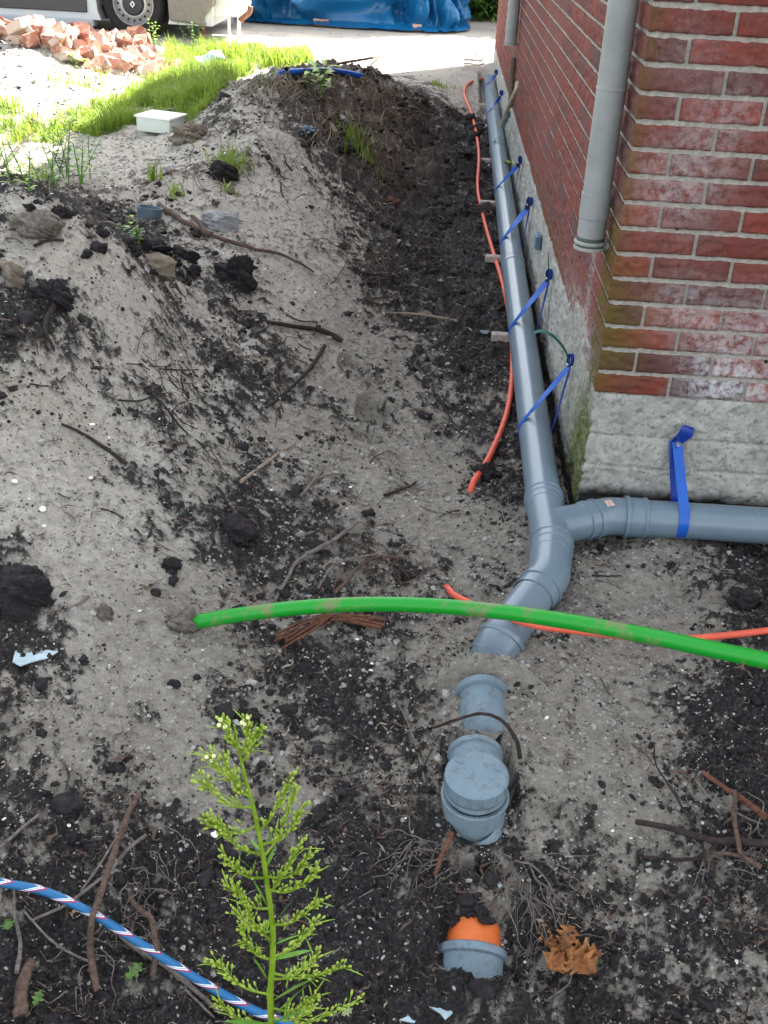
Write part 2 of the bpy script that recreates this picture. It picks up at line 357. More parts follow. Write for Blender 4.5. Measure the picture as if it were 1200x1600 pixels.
def simple(name, col, rough=.6, vary=.25, scale=30, bs=.2, bd=.003, spec=.4, metal=0, dirt=None, dscale=12, dpos=(.55, .75)):
    k = NT(name); c2 = tuple(x * (1 - vary) for x in col); c3 = tuple(min(1, x * (1 + vary)) for x in col)
    c = k.ramp(k.noise(scale), [(.3, c2), (.7, c3)])
    if dirt is not None: c = k.mix(k.ramp(k.noise(dscale, 8, .7), [(dpos[0], 0.), (dpos[1], 1.)]), c, dirt)
    return k.done(c, rough, k.bump(k.noise(scale * 3, 6), bs, bd), spec, metal)

def ground_mat():
    k = NT('soil_and_sand')
    dark = k.attr('dark'); tint = k.attr('brown'); damp = k.attr('damp')
    fine = k.noise(260, 5, .7); mid = k.noise(45, 5, .65); big = k.noise(3.5, 4, .6)
    sand = k.ramp(mid, [(.25, (.27, .25, .215)), (.5, (.45, .43, .38)), (.75, (.59, .57, .52))])
    sand = k.mix(k.ramp(big, [(.35, 0.), (.7, .55)]), sand, (.36, .33, .27))
    sand = k.mix(k.math('MULTIPLY', damp, .8), sand, k.ramp(mid, [(.25, (.15, .135, .11)), (.5, (.245, .225, .19)), (.75, (.34, .32, .28))]))
    sand = k.mix(k.ramp(fine, [(.34, .8), (.46, 0.)]), sand, (.10, .094, .085))
    soil = k.ramp(k.noise(120, 6, .75), [(.3, (.005, .005, .006)), (.5, (.021, .020, .021)), (.66, (.075, .071, .068)), (.8, (.20, .19, .175))])
    soil = k.mix(k.math('MULTIPLY', tint, .8), soil, k.ramp(k.noise(70, 6, .75), [(.3, (.03, .022, .017)), (.55, (.17, .14, .11)), (.75, (.38, .33, .27))]))
    dk = k.math('ADD', dark, k.math('MULTIPLY', k.math('SUBTRACT', k.noise(150, 4, .7), .5), 1.1))
    dk = k.math('ADD', dk, k.math('MULTIPLY', k.math('SUBTRACT', k.noise(420, 3, .7), .5), .9))
    c = k.mix(k.ramp(dk, [(.22, 0.), (.80, 1.)]), sand, soil)
    # pale shell grit and dark grit
    grit = k.n('ShaderNodeTexVoronoi'); grit.inputs['Scale'].default_value = 75; grit.inputs['Randomness'].default_value = 1; k.l(k.co(), grit.inputs['Vector'])
    sep = k.n('ShaderNodeSeparateColor'); k.l(grit.outputs['Color'], sep.inputs[0])
    small = k.ramp(grit.outputs['Distance'], [(.10, 1.), (.17, 0.)])
    on = k.ramp(sep.outputs[0], [(.94, 0.), (.96, 1.)])
    c = k.mix(k.math('MULTIPLY', small, on), c, (.62, .60, .55))
    small2 = k.ramp(grit.outputs['Distance'], [(.22, 1.), (.34, 0.)]); on2 = k.ramp(sep.outputs[1], [(.80, 0.), (.84, 1.)])
    c = k.mix(k.math('MULTIPLY', k.math('MULTIPLY', small2, on2), .8), c, (.022, .02, .02))
    b1 = k.bump(k.noise(70, 6, .75), 1., .009); b2 = k.bump(k.noise(300, 4, .75), .9, .003, b1)
    rough = k.ramp(dark, [(0., .95), (1., .72)])
    return k.done(c, rough, b2, .25)
MG = ground_mat()

# ------------------------------------------------------------------ ground sheet
brown = np.clip(np.exp(-(((GX + .75) / .75) ** 2 + ((GY - 7.5) / 1.1) ** 2) ** 2) * 1.1 + np.exp(-(((GX + 1.35) / .35) ** 2 + ((GY - 5.6) / .5) ** 2)), 0, 1) + .10 * patch
ex = 1
NXe, NYe = NX + 2, NY + 3
ZF = .2
def ext(A, left, right, rows):
    B = np.empty((NYe, NXe)); B[2:2 + NY, 1:-1] = A; return B
VX = np.empty((NYe, NXe)); VY = np.empty((NYe, NXe)); VZ = np.empty((NYe, NXe)); AD = np.zeros((NYe, NXe)); AB = np.zeros((NYe, NXe)); AP = np.zeros((NYe, NXe))
VX[2:2 + NY, 1:-1] = GX; VY[2:2 + NY, 1:-1] = GY; VZ[2:2 + NY, 1:-1] = HD; AD[2:2 + NY, 1:-1] = DK; AB[2:2 + NY, 1:-1] = brown; AP[2:2 + NY, 1:-1] = DAMP
VX[2:2 + NY, 0] = -150; VX[2:2 + NY, -1] = 150; VY[2:2 + NY, 0] = yj; VY[2:2 + NY, -1] = yj; VZ[2:2 + NY, 0] = ZF; VZ[2:2 + NY, -1] = ZF; AD[2:2+NY,0]=AD[2:2+NY,1]; AD[2:2+NY,-1]=AD[2:2+NY,-2]
for r, yy, zz in ((0, -150, ZF), (1, -1.0, 0.0)): VX[r] = VX[2]; VY[r] = yy; VZ[r] = zz; AD[r] = AD[2]; AB[r] = AB[2]
VX[-1] = VX[-2] * 14; VX[-1, 0] = -150; VX[-1, -1] = 150; VY[-1] = 300; VZ[-1] = ZF
me = bpy.data.meshes.new('ground'); nv = NXe * NYe; nf = (NXe - 1) * (NYe - 1)
me.vertices.add(nv); me.vertices.foreach_set('co', np.stack([VX, VY, VZ], -1).astype(np.float32).ravel())
idx = np.arange(nv).reshape(NYe, NXe); q = np.stack([idx[:-1, :-1], idx[:-1, 1:], idx[1:, 1:], idx[1:, :-1]], -1).reshape(-1)
me.loops.add(nf * 4); me.loops.foreach_set('vertex_index', q.astype(np.int32))
me.polygons.add(nf); me.polygons.foreach_set('loop_start', (np.arange(nf) * 4).astype(np.int32)); me.polygons.foreach_set('loop_total', np.full(nf, 4, np.int32))
me.update(calc_edges=True); me.polygons.foreach_set('use_smooth', np.ones(nf, bool))
for nm, A in (('dark', AD), ('brown', AB), ('damp', AP)):
    at = me.attributes.new(nm, 'FLOAT', 'POINT'); at.data.foreach_set('value', A.astype(np.float32).ravel())
me.materials.append(MG); go = bpy.data.objects.new('ground', me); C.objects.link(go); tag(go, kind='structure')

# paved road beyond the plot
k = NT('road_paving')
br = k.n('ShaderNodeTexBrick'); br.inputs['Scale'].default_value = 1; br.inputs['Brick Width'].default_value = .3; br.inputs['Row Height'].default_value = .3; br.inputs['Mortar Size'].default_value = .006
br.inputs['Color1'].default_value = (.36, .34, .32, 1); br.inputs['Color2'].default_value = (.28, .26, .25, 1); br.inputs['Mortar'].default_value = (.2, .19, .16, 1); k.l(k.co(), br.inputs['Vector'])
mroad = k.done(k.mix(k.ramp(k.noise(2.2, 5, .6), [(.4, 0.), (.6, .8)]), br.outputs[0], (.42, .39, .33)), .9, k.bump(k.noise(60), .4, .004))
mb = MB(); nx, ny = 60, 20
xs = np.linspace(-30, 40, nx); ys = np.linspace(11.4, 17.5, ny)
V = [(x, y + (.25 * vnoise(np.array([x * .9]), np.array([3.]), 5)[0] if j == 0 else 0), .215 - (.02 if j == 0 else 0)) for j, y in enumerate(ys) for x in xs]
mb.add(V, [(j * nx + i, j * nx + i + 1, (j + 1) * nx + i + 1, (j + 1) * nx + i) for j in range(ny - 1) for i in range(nx - 1)])
tag(mb.build('road', mroad), kind='structure')

# ------------------------------------------------------------------ house
WX, WY, ZC = .522, 3.06, .334       # corner of the house, top of the concrete
YE, XE, ZT = 11.5, 8.5, 3.45        # far corner, right end, eaves
zc_top = at_y(1200, 48.3, WY)[2]; zc_bot = at_y(1200, 643, WY)[2]
ncourse = 14; CH = (zc_top - zc_bot) / 14.0
CH = min(max(CH, .060), .070)
kb = NT('weathered_red_brick')
rnd = kb.attr('tone'); effl = kb.attr('effl'); grime = kb.attr('grime')
cb = kb.ramp(rnd, [(0., (.070, .028, .026)), (.25, (.155, .032, .022)), (.5, (.21, .040, .025)), (.72, (.105, .042, .040)), (1., (.25, .058, .032))])
cb = kb.mix(kb.ramp(kb.noise(14, 6, .7), [(.35, 0.), (.75, .75)]), cb, (.080, .038, .036))
cb = kb.mix(kb.ramp(kb.noise(90, 5, .7), [(.55, 0.), (.78, .4)]), cb, (.24, .17, .15))
cb = kb.mix(kb.ramp(kb.noise(55, 5, .8), [(.24, .8), (.38, 0.)]), cb, (.02, .014, .014))
ef = kb.math('MULTIPLY', effl, kb.ramp(kb.noise(34, 6, .8), [(.40, .05), (.56, 1.)]))
cb = kb.mix(ef, cb, (.50, .52, .54))
cb = kb.mix(kb.math('MULTIPLY', grime, kb.ramp(kb.noise(30, 5, .7), [(.3, .4), (.6, 1.)])), cb, (.095, .072, .014))
MBR = kb.done(cb, .88, kb.bump(kb.noise(75, 6, .75, dist=.6), .7, .004), .25)
km = NT('pale_mortar'); cm = km.ramp(km.noise(60, 6, .7), [(.3, (.20, .19, .165)), (.55, (.33, .315, .28)), (.75, (.44, .43, .39))])
MMO = km.done(cm, .95, km.bump(km.noise(160, 5, .7), .8, .003), .2)
house = thing('brick_house', 'red brick house corner on a board-marked concrete footing, with pipes strapped to it', 'house', (WX, WY, ZC))
def eff_front(x, z):
    e = 1.0 * math.exp(-((z - (ZC + .05)) / .10) ** 2) * (1 - math.exp(-((max(0, x - WX - .16)) / .12) ** 2)) * (.7 + .5 * math.sin(x * 9))
    for cx, cz, r, a in ((.86, ZC + .20, .11, .5), (.66, ZC + .62, .13, .55), (.75, ZC + .80, .10, .35), (1.0, ZC + .25, .1, .45), (.62, ZC + .95, .08, .2), (1.35, ZC + .12, .15, .5), (.72, ZC + .28, .09, .5)):
        e += a * math.exp(-((x - cx) ** 2 + (z - cz) ** 2) / r ** 2)
    return min(1, max(0, e * .72))
def brick_face(mb, A, o, u, nrm, L, H, nu, nv_, seedv, fx, tone, depth=.06, rowz=0, rot=0):
    # front sheet displaced outwards, plus sides going back into the joint
    us = np.linspace(0, L, nu); vs = np.linspace(0, H, nv_)
    U, Vv = np.meshgrid(us, vs)
    e = np.minimum(np.minimum(U, L - U), np.minimum(Vv, H - Vv))
    rnde = sstep(0, .005, e + .0006)
    wr = ridged(U + seedv * 3.7, Vv * 2.4 + seedv * 1.3 + .4 * U * (seedv % 1 - .5), 22, 3, 5)
    d = rnde * .004 + (np.clip(wr - .45, 0, 1) * -.011 + fbm(U + seedv, Vv * 1.5, 45, 3, 8) * .006) * sstep(0, .008, e)
    d = np.maximum(d, -.0045)
    ed = fbm(U + seedv * 2, Vv + seedv, 35, 2, 12) * .007 * (1 - sstep(0, .012, e))
    Vc = (Vv + np.where(Vv < H / 2, 1, -1) * np.abs(ed))
    up = np.array([0, 0, 1.0]); o = np.asarray(o, float)
    Pm = o + U[..., None] * u + Vc[..., None] * up + d[..., None] * nrm
    F = [(j * nu + i, j * nu + i + 1, (j + 1) * nu + i + 1, (j + 1) * nu + i) for j in range(nv_ - 1) for i in range(nu - 1)]
    V = Pm.reshape(-1, 3)
    edge = [i for i in range(nu)] + [j * nu + nu - 1 for j in range(1, nv_)] + [(nv_ - 1) * nu + i for i in range(nu - 2, -1, -1)] + [j * nu for j in range(nv_ - 2, 0, -1)]
    nb = len(V); back = V[edge] - nrm * .016
    V = np.vstack([V, back]); m = len(edge)
    for a in range(m): F.append((edge[a], nb + a, nb + (a + 1) % m, edge[(a + 1) % m]))
    if u @ np.array([1, 0, 0]) < .5: F = [f[::-1] for f in F]
    mb.add(V, F)
    A['tone'] += [tone] * len(V)
    fe = [fx(p) for p in V] if fx else [(0, 0)] * len(V)
    A['effl'] += [q[0] for q in fe]; A['grime'] += [q[1] for q in fe]
nrows = int((ZT - ZC) / CH)
JT = .011; BH = CH - JT; LS, LH = .208, .100
def fx_front(p):
    x, z = p[0], p[2]; g = .5 * math.exp(-((x - WX) / .035) ** 2) + .75 * math.exp(-((x - WX - .05) / .08) ** 2) * math.exp(-((z - ZC - .18) / .17) ** 2)
    return eff_front(x, z), min(1, g)
def fx_left(p):
    y, z = p[1], p[2]; d = y - WY
    g = 1.0 * math.exp(-((d - .10) / .075) ** 2) * (1 if z < ZC + .52 else 0) + .25 * math.exp(-((z - ZC) / .1) ** 2) + .45 * math.exp(-(d / .05) ** 2)
    e = .75 * math.exp(-((z - ZC - .02) / .10) ** 2) * math.exp(-((d - .4) / .5) ** 2) + .35 * math.exp(-((d - .38) / .05) ** 2) * (z < ZC + .5) + .04
    return min(1, e), min(1, g * 1.3)
mbF, AF = MB(), dict(tone=[], effl=[], grime=[]); mbL, AL = MB(), dict(tone=[], effl=[], grime=[])
ux = np.array([1., 0, 0]); uy = np.array([0, 1., 0]); rb = random.Random(3)
for r in range(nrows):
    z0 = ZC + .006 + r * CH
    x = WX; first = LS if r % 2 == 0 else LH
    while x < XE - .02:
        L = first if first else LS; first = None; L = min(L, XE - x)
        near = x < 1.9 and z0 < 1.6
        if near or x < 3.2: brick_face(mbF, AF, (x, WY, z0 + rb.uniform(-.001, .001)), ux, -uy, L, BH, 30 if near else 3, 9 if near else 2, rb.random() * 40, fx_front, rb.random())
        else: brick_face(mbF, AF, (x, WY, z0), ux, -uy, L, BH, 2, 2, rb.random() * 40, None, rb.random())
        x += L + JT + rb.uniform(-.001, .001)
    y = WY; first = LH if r % 2 == 0 else LS
    while y < YE - .02:
        L = first if first else LS; first = None; L = min(L, YE - y)
        near = y < 5 and z0 < 1.6; L = L + .006 if near else L + .008
        brick_face(mbL, AL, (WX, y, z0 + rb.uniform(-.001, .001)), uy, -ux, L, BH, 14 if near else 3, 6 if near else 2, rb.random() * 40, fx_left if y < 6 else None, .3 + .45 * rb.random())
        y += L + JT - (.006 if near else .008)
for (mbx, A) in ((mbF, AF), (mbL, AL)):
    o = mbx.build('brick_wall', MBR, attrs=A, smooth=True); under(o, house)
# mortar bed behind the brick faces; the far end and the right end wall
mb = MB(); t = .0055
V = [(WX + t, WY + t, ZC - .02), (XE, WY + t, ZC - .02), (XE, WY + t, ZT), (WX + t, WY + t, ZT), (WX + t, YE, ZC - .02), (WX + t, YE, ZT), (XE, YE, ZC - .02), (XE, YE, ZT)]
mb.add(V, [(0, 1, 2, 3), (4, 0, 3, 5), (6, 4, 5, 7), (1, 6, 7, 2)]); under(mb.build('mortar', MMO, smooth=False), house)
mb = MB(); ov = .02
of = .75; mb.add([(WX - ov, WY - of, ZT), (XE + .2, WY - of, ZT), (XE + .2, YE + ov, ZT), (WX - ov, YE + ov, ZT), (WX - ov, WY - of, ZT + .06), (XE + .2, WY - of, ZT + .06), (XE + .2, YE + ov, ZT + .06), (WX - ov, YE + ov, ZT + .06), (WX + 3.9, WY + 3, ZT + 2), (WX + 3.9, YE - 3, ZT + 2)],  # unseen front overhang, added to keep the sun off the foreground weed
       [(0, 3, 2, 1), (0, 1, 5, 4), (1, 2, 6, 5), (2, 3, 7, 6), (3, 0, 4, 7), (4, 5, 8), (5, 6, 9, 8), (6, 7, 9), (7, 4, 8, 9)])
under(mb.build('roof', simple('roof_tiles', (.09, .045, .035), .8), smooth=False), house)
# concrete footing with board marks, one sheet round the corner
kc = NT('board_marked_concrete'); moss = kc.attr('moss'); wet = kc.attr('soil')
cc = kc.ramp(kc.noise(22, 8, .72), [(.25, (.20, .205, .185)), (.5, (.35, .355, .325)), (.75, (.48, .485, .45))])
cc = kc.mix(kc.ramp(kc.noise(110, 4, .7), [(.32, .9), (.43, 0.)]), cc, (.07, .072, .065))
cc = kc.mix(kc.ramp(kc.noise(5, 4, .6), [(.5, 0.), (.7, .35)]), cc, (.20, .20, .15))
cc = kc.mix(kc.math('MULTIPLY', moss, kc.ramp(kc.noise(60, 6, .75), [(.25, .3), (.55, 1.)])), cc, kc.ramp(kc.noise(40, 4), [(.35, (.02, .035, .008)), (.65, (.12, .145, .025))]))
cc = kc.mix(kc.attr('rust'), cc, kc.ramp(kc.noise(80, 4), [(.35, (.035, .026, .008)), (.65, (.11, .075, .02))]))
cc = kc.mix(wet, cc, (.03, .027, .025))
MCO = kc.done(cc, .93, kc.bump(kc.noise(90, 7, .75), .9, .005), .2)
ss = np.concatenate([-(YE - WY) * (np.linspace(1, 0, 420, endpoint=False)) ** 2.2, np.linspace(0, 1.8, 420), np.linspace(1.9, XE - WX, 20)])
zz = np.linspace(-.35, 1, 120); S, T = np.meshgrid(ss, zz)
smear = .10 * np.exp(-((S + .42) / .30) ** 2) + .03 * fbm(S, S * 0 + 2, 7, 3, 5) * (S < 0) + .012 * fbm(S, S * 0 + 5, 30, 3, 6)
ztop = ZC + .004 + np.where(S < -.01, smear, .006 * fbm(S, S * 0 + 5, 25, 3, 6))
Z = -.35 + (T + .35) / 1.35 * (ztop + .35)
n_ = fbm(S, Z, 14, 5, 77) * .010 + np.minimum(0, fbm(S, Z, 70, 2, 79) + .12) * .02
bl = [at_y(950, 679, WY)[2], at_y(950, 726, WY)[2], at_y(950, 776, WY)[2], .25 * 0 - .06]
lines = 0
for zb in bl: lines = lines + np.exp(-((Z - zb - .006 * fbm(S, S * 0, 3, 3, 7)) / .0028) ** 2) * .012 * sstep(-.5, -.0, S) + sstep(-.004, .004, Z - zb) * .002
off = .012 + n_ - lines
off = off * (1 - sstep(-.014, 0, Z - ztop) * np.where(S > 0, .55, .85))
cr = .012; X = np.where(S < 0, WX - off, WX + S); Yy = np.where(S < 0, WY - S, WY - off)
edge = np.exp(-(S / .010) ** 2); X = X + 0 * edge; 
X = np.where((S < 0), X, np.minimum(X, X) - off * np.exp(-(S / .008))); Yy = np.where(S < 0, Yy - off * np.exp(S / .008), Yy)
moss_ = (np.exp(-((S + .10) / .19) ** 2) * sstep(ZC + .10, .10, Z) * 1.3 + np.exp(-((S + .02) / .05) ** 2) * sstep(ZC, .0, Z) * .5 + .25 * np.exp(-((S + .5) / .5) ** 2) * sstep(.2, -.1, Z)) * (S < .004) + .1 * (S > 0) * np.exp(-(S / .06) ** 2)
rust_ = np.exp(-((S + .10 + .02 * fbm(Z, Z * 0, 12, 2, 4)) / .035) ** 2) * sstep(ZC - .06, ZC + .02, Z) * (S < 0)
soil_ = (S > 0) * sstep(.045, -.005, Z - .055 * sstep(.72, 1.1, S) + .02 * fbm(S, Z, 20, 3, 8)) + (S < 0) * sstep(-.01, -.05, Z)
nX = len(ss); F = [(j * nX + i, j * nX + i + 1, (j + 1) * nX + i + 1, (j + 1) * nX + i) for j in range(len(zz) - 1) for i in range(nX - 1)]
mb = MB(); mb.add(np.stack([X, Yy, Z], -1).reshape(-1, 3), F)
top = np.array([[X[-1, i], Yy[-1, i], Z[-1, i]] for i in range(nX)]); tin = top.copy(); tin[:, 0] = np.maximum(tin[:, 0], WX + .02); tin[:, 1] = np.maximum(tin[:, 1], WY + .02)
nb = mb.n; mb.add(np.vstack([top, tin]), [(i, i + 1, nX + i + 1, nX + i) for i in range(nX - 1)])
att = dict(moss=np.concatenate([np.clip(moss_, 0, 1).ravel(), np.zeros(2 * nX)]), soil=np.concatenate([np.clip(soil_, 0, 1).ravel(), np.zeros(2 * nX)]), rust=np.concatenate([np.clip(rust_, 0, 1).ravel(), np.zeros(2 * nX)]))
under(mb.build('foundation', MCO, attrs=att), house)
# small holes drilled in the brick face
for (px, py) in ((1058, 357), (1018, 563), (1197, 565)):
    p = at_y(px, py, WY - .0045); mb = MB(); lathe(mb, p, (0, 1, 0), [(0, .0055), (.003, .0045), (.0031, .0)], 12)
    under(mb.build('drill_hole', simple('dark_hole', (.01, .009, .009), .95)), house)

# ------------------------------------------------------------------ pipe material
kp = NT('grey_pvc'); c = kp.ramp(kp.noise(6, 4), [(.3, (.118, .172, .215)), (.7, (.145, .20, .245))])
c = kp.mix(kp.ramp(kp.noise(1.2, 1, .5), [(.5, 0.), (.8, .15)]), c, (.19, .20, .19))
sc = kp.n('ShaderNodeMapping'); sc.inputs['Scale'].default_value = (60, 1.2, 60); kp.l(kp.co(), sc.inputs['Vector'])
c = kp.mix(kp.ramp(kp.noise(3, 3, .6, sc.outputs[0]), [(.6, 0.), (.75, .22)]), c, (.42, .46, .48))
PVC = kp.done(c, .29, None, .5)
kq = NT('dusty_grey_pvc'); c = kq.ramp(kq.noise(6, 4), [(.3, (.135, .20, .245)), (.7, (.17, .235, .275))])
c = kq.mix(kq.ramp(kq.noise(40, 8, .8), [(.50, 0.), (.64, .75)]), c, (.11, .105, .10))
PVD = kq.done(c, .6, kq.bump(kq.noise(90, 5), .2, .002), .35)
DARK = simple('black_rubber', (.015, .015, .016), .7)
r_p = .055
def ringprof(r, L, lip=.0028): # socket: rise, lip, body, rib, fall
    return [(-.001, r), (0, r + .003), (.001, r + .0035 + lip), (.007, r + .0035 + lip), (.008, r + .0035), (L * .42, r + .0035), (L * .42 + .001, r + .0035 + lip * .8), (L * .42 + .006, r + .0035 + lip * .8), (L * .42 + .007, r + .0035), (L - .003, r + .003), (L, r)]
def seg(a, b, r, n=44, cap=False):
    mb = MB(); a = np.asarray(a, float); b = np.asarray(b, float); d = b - a; L = np.linalg.norm(d); prof = [(0, r), (L, r)]
    if cap: prof = [(0, r - .004), (0, r), (L, r)]
    lathe(mb, a, d, prof, n); return mb
A_far = np.array([.463, 10.75, .135]); A_j = at_z(850, 783, 0.0); A_j[0] = .408
B_l = at_z(858, 852, 0.0); B_l[0] = .410
E1 = at_z(857, 905, -.002); E2 = at_z(782, 1000, -.045)
drain = thing('drain_pipe', 'long grey plastic drain pipe run along the house wall with a side branch and bends', 'drain pipe', A_j)
run = A_j - A_far; run /= np.linalg.norm(run)
mb = MB(); L = np.linalg.norm(A_j - A_far); lathe(mb, A_far, run, [(.03, r_p - .004), (0, r_p - .004), (0, r_p), (L * .5, r_p), (L, r_p)], 48); under(mb.build('pipe', PVC), drain)
for yy in (5.35, 7.9):
    mb = MB(); tt = (A_far[1] - yy) / (A_far[1] - A_j[1]); lathe(mb, A_far + (A_j - A_far) * tt, run, ringprof(r_p, .075, .001), 48); under(mb.build('coupling', PVC), drain)
# branch fitting
mb = MB(); lathe(mb, A_j + run * -.02, run, ringprof(r_p, .07), 48)
dd = B_l - A_j; lathe(mb, A_j, dd, [(0, r_p + .001), (np.linalg.norm(dd), r_p + .001)], 48)
cb_ = A_j + dd * .62
Bs = at_z(952, 806, 0.0); SY = Bs[1]
bdir = Bs - cb_; bl_ = np.linalg.norm(bdir)
lathe(mb, cb_, bdir, [(0, r_p), (bl_ * .55, r_p), (bl_ * .56, r_p + .005), (bl_ * .60, r_p + .005), (bl_ * .61, r_p + .001), (bl_, r_p + .001)], 48)
under(mb.build('branch_fitting', PVC), drain)
# bend onto the side pipe
Se = np.array([at_z(1010, 810, 0)[0], SY, .0]); S0 = np.array([Bs[0] + .03, SY, 0])
mb = MB(); bu = bdir / bl_
pth = np.array([Bs - bu * .055, Bs - bu * .03, Bs - bu * .005 + ux * .006, S0 + ux * .01, S0 + ux * .03]); tube(mb, catmull(pth, 5), r_p + .0015, 48, False)
lathe(mb, Bs - bu * .062, bu, [(0, r_p), (.001, r_p + .006), (.008, r_p + .006), (.010, r_p + .001)], 48)
lathe(mb, S0 + ux * .012, ux, [(0, r_p), (.001, r_p + .009), (.012, r_p + .009), (.014, r_p + .0045), (.055, r_p + .0045), (.057, r_p + .0075), (.064, r_p + .0075), (.067, r_p + .003), (.075, r_p)], 48)
under(mb.build('bend', PVC), drain)
mb = MB(); lathe(mb, S0 + ux * .02, ux + np.array([0, 0, .004]), [(0, r_p), (3.2, r_p)], 48); under(mb.build('side_pipe', PVC), drain)
# lower bends
mb = MB(); d1 = E1 - B_l; d1 /= np.linalg.norm(d1); d2 = E2 - E1; d2l = np.linalg.norm(d2); d2 /= d2l
lathe(mb, B_l - d1 * .012, d1, ringprof(r_p + .001, .085), 48)
K = E1 - d1 * .01
pth = [B_l + d1 * .02, K - d1 * .035, K + (d2 - d1) * .006, K + d2 * .035, K + d2 * .07]; tube(mb, catmull(pth, 6), r_p + .003, 48, False)
lathe(mb, K + d2 * .045, d2, [(0, r_p + .002), (.001, r_p + .007), (.012, r_p + .007), (.013, r_p + .003), (.05, r_p + .003)], 48)
under(mb.build('bend', PVC), drain)
mb = MB(); tube(mb, catmull([K + d2 * .05, E2, E2 + d2 * .05 + np.array([0, 0, -.03]), E2 + d2 * .09 + np.array([0, 0, -.12])], 5), r_p, 48, False); under(mb.build('pipe', PVC), drain)
mb = MB(); lathe(mb, E2 - d2 * .012, d2 + np.array([0, 0, -.35]), [(0, r_p), (.001, r_p + .007), (.014, r_p + .007), (.016, r_p + .003), (.07, r_p + .003)], 48); under(mb.build('socket', PVC), drain)
# pink-white type stickers with print
kk = NT('pink_sticker'); sk = kk.ramp(kk.noise(420, 2, .5), [(.52, (.55, .44, .38)), (.6, (.28, .16, .13))]); STK = kk.done(sk, .6)
def sticker(px, py, cen, rr, sz):
    ax, ad, aw = cen; v = rd(px, py)
    best = None
    for t in np.linspace(1, 6, 6000):
        p = CAM + v * t; w0 = p - ax; w1 = w0 - ad * (w0 @ ad)
        if np.linalg.norm(w1) <= rr: best = (p, w1 / np.linalg.norm(w1)); break
    if best is None: return
    p, nn = best; tt = np.cross(ad, nn); mb = MB(); s = sz / 2
    V = []; nseg = 6
    for i in range(nseg + 1):
        a = (i / nseg - .5) * sz / rr; n2_ = nn * math.cos(a) + tt * math.sin(a); base = p - nn * rr + n2_ * (rr + .0012)
        V += [base - ad * s, base + ad * s]
    mb.add(V, [(2 * i, 2 * i + 1, 2 * i + 3, 2 * i + 2) for i in range(nseg)]); under(mb.build('sticker', STK), drain)
sticker(833, 838, (A_j, dd / np.linalg.norm(dd), 0), r_p + .002, .024)
sticker(952, 786, (cb_, bu, 0), r_p + .0035, .026)

# ------------------------------------------------------------------ buried run: stub, inspection riser, orange pipe
s0 = at_z(752, 1086, S0z); s1 = at_z(757, 1160, S1z)
t_ = thing('pipe_stub', 'short pale grey pipe with raised collar surfacing from sand behind the round cap', 'pipe', s0)
ds = s1 - s0; mb = MB(); tube(mb, catmull([s0, s0 + ds * .4, s0 + ds * .65, s0 + ds * .85 + np.array([0, 0, -.03]), s1 + np.array([0, 0, -.11])], 5), r_p, 44, False); under(mb.build('pipe', PVD), t_)
mb = MB(); lathe(mb, s0 - ds * .05, ds, [(0, .045), (.0, r_p + .004), (.003, r_p + .010), (.020, r_p + .010), (.021, r_p + .001)], 44); under(mb.build('collar', PVD), t_)
cc_ = at_z(745, 1210, .0); RC = .067
insp = thing('inspection_riser', 'grey round screw-capped inspection riser standing up from the dark soil', 'inspection riser', (cc_[0], cc_[1], -.16))
tilt = np.array([-.03, -.10, 1.0]); tilt /= np.linalg.norm(tilt)
mb = MB(); lathe(mb, cc_, -tilt, [(-.001, 0), (-.001, RC - .004), (.0015, RC), (.030, RC), (.031, RC - .004)], 64)
for a in np.linspace(0, 2 * math.pi, 14, endpoint=False):
    u = np.array([math.cos(a), math.sin(a), 0]); u -= tilt * (u @ tilt); box(mb, cc_ + u * (RC + .0005) - tilt * .016, (.003, .003, .022), a)
capo = under(mb.build('screw_cap', PVD), insp)
for (px, py) in ((716, 1192), (776, 1205)):
    p = at_z(px, py, .0); p = p + tilt * (((cc_ - p) @ tilt) + .0015); mb = MB(); box(mb, p, (.016, .004, .004), -.45); o = mb.build('lug', PVD, smooth=False); o.parent = capo
mb = MB(); lathe(mb, cc_ - tilt * .030, -tilt, [(0, RC - .012), (.010, RC - .012), (.011, RC - .003), (.014, RC - .002), (.020, RC - .002), (.021, RC - .012), (.034, RC - .012)], 56); under(mb.build('threaded_neck', PVD), insp)
mb = MB(); lathe(mb, cc_ - tilt * .060, -tilt, [(0, RC - .006), (-.002, RC + .002), (.0, RC + .005), (.010, RC + .005), (.013, RC + .001), (.09, RC - .001), (.16, RC - .003)], 56); under(mb.build('socket_body', PVD), insp)
bk = at_z(742, 1187, -.064); fr_ = at_z(772, 1310, -.15)
mb = MB(); lathe(mb, bk + np.array([0, .022, .0]), np.array([.01, -1, -.1]), [(0, .045), (0, r_p + .004), (.003, r_p + .007), (.016, r_p + .007), (.018, r_p), (.15, r_p)], 44); under(mb.build('inlet', PVD), insp)
mb = MB(); lathe(mb, np.array([cc_[0] + .015, cc_[1] - .02, -.135]), fr_ + np.array([0.0, 0, -.045]) - np.array([cc_[0] + .015, cc_[1] - .02, -.135]), [(0, .043), (.22, .043)], 44); under(mb.build('outlet', PVD), insp)
ORG = simple('orange_sewer_plastic', (.62, .14, .03), .5, .15, 25, .15, dirt=(.08, .045, .03), dscale=50, dpos=(.6, .72))
o0 = hit(742, 1432); o1 = hit(738, 1480); zz_ = min(o0[2], o1[2])
ops = thing('orange_pipe', 'muddy bright orange sewer pipe end pushed into a grey socket half buried in black soil', 'pipe', o1)
q0 = at_z(742, 1425, -.225); q1 = at_z(738, 1492, -.245); dq = q1 - q0; dq /= np.linalg.norm(dq)
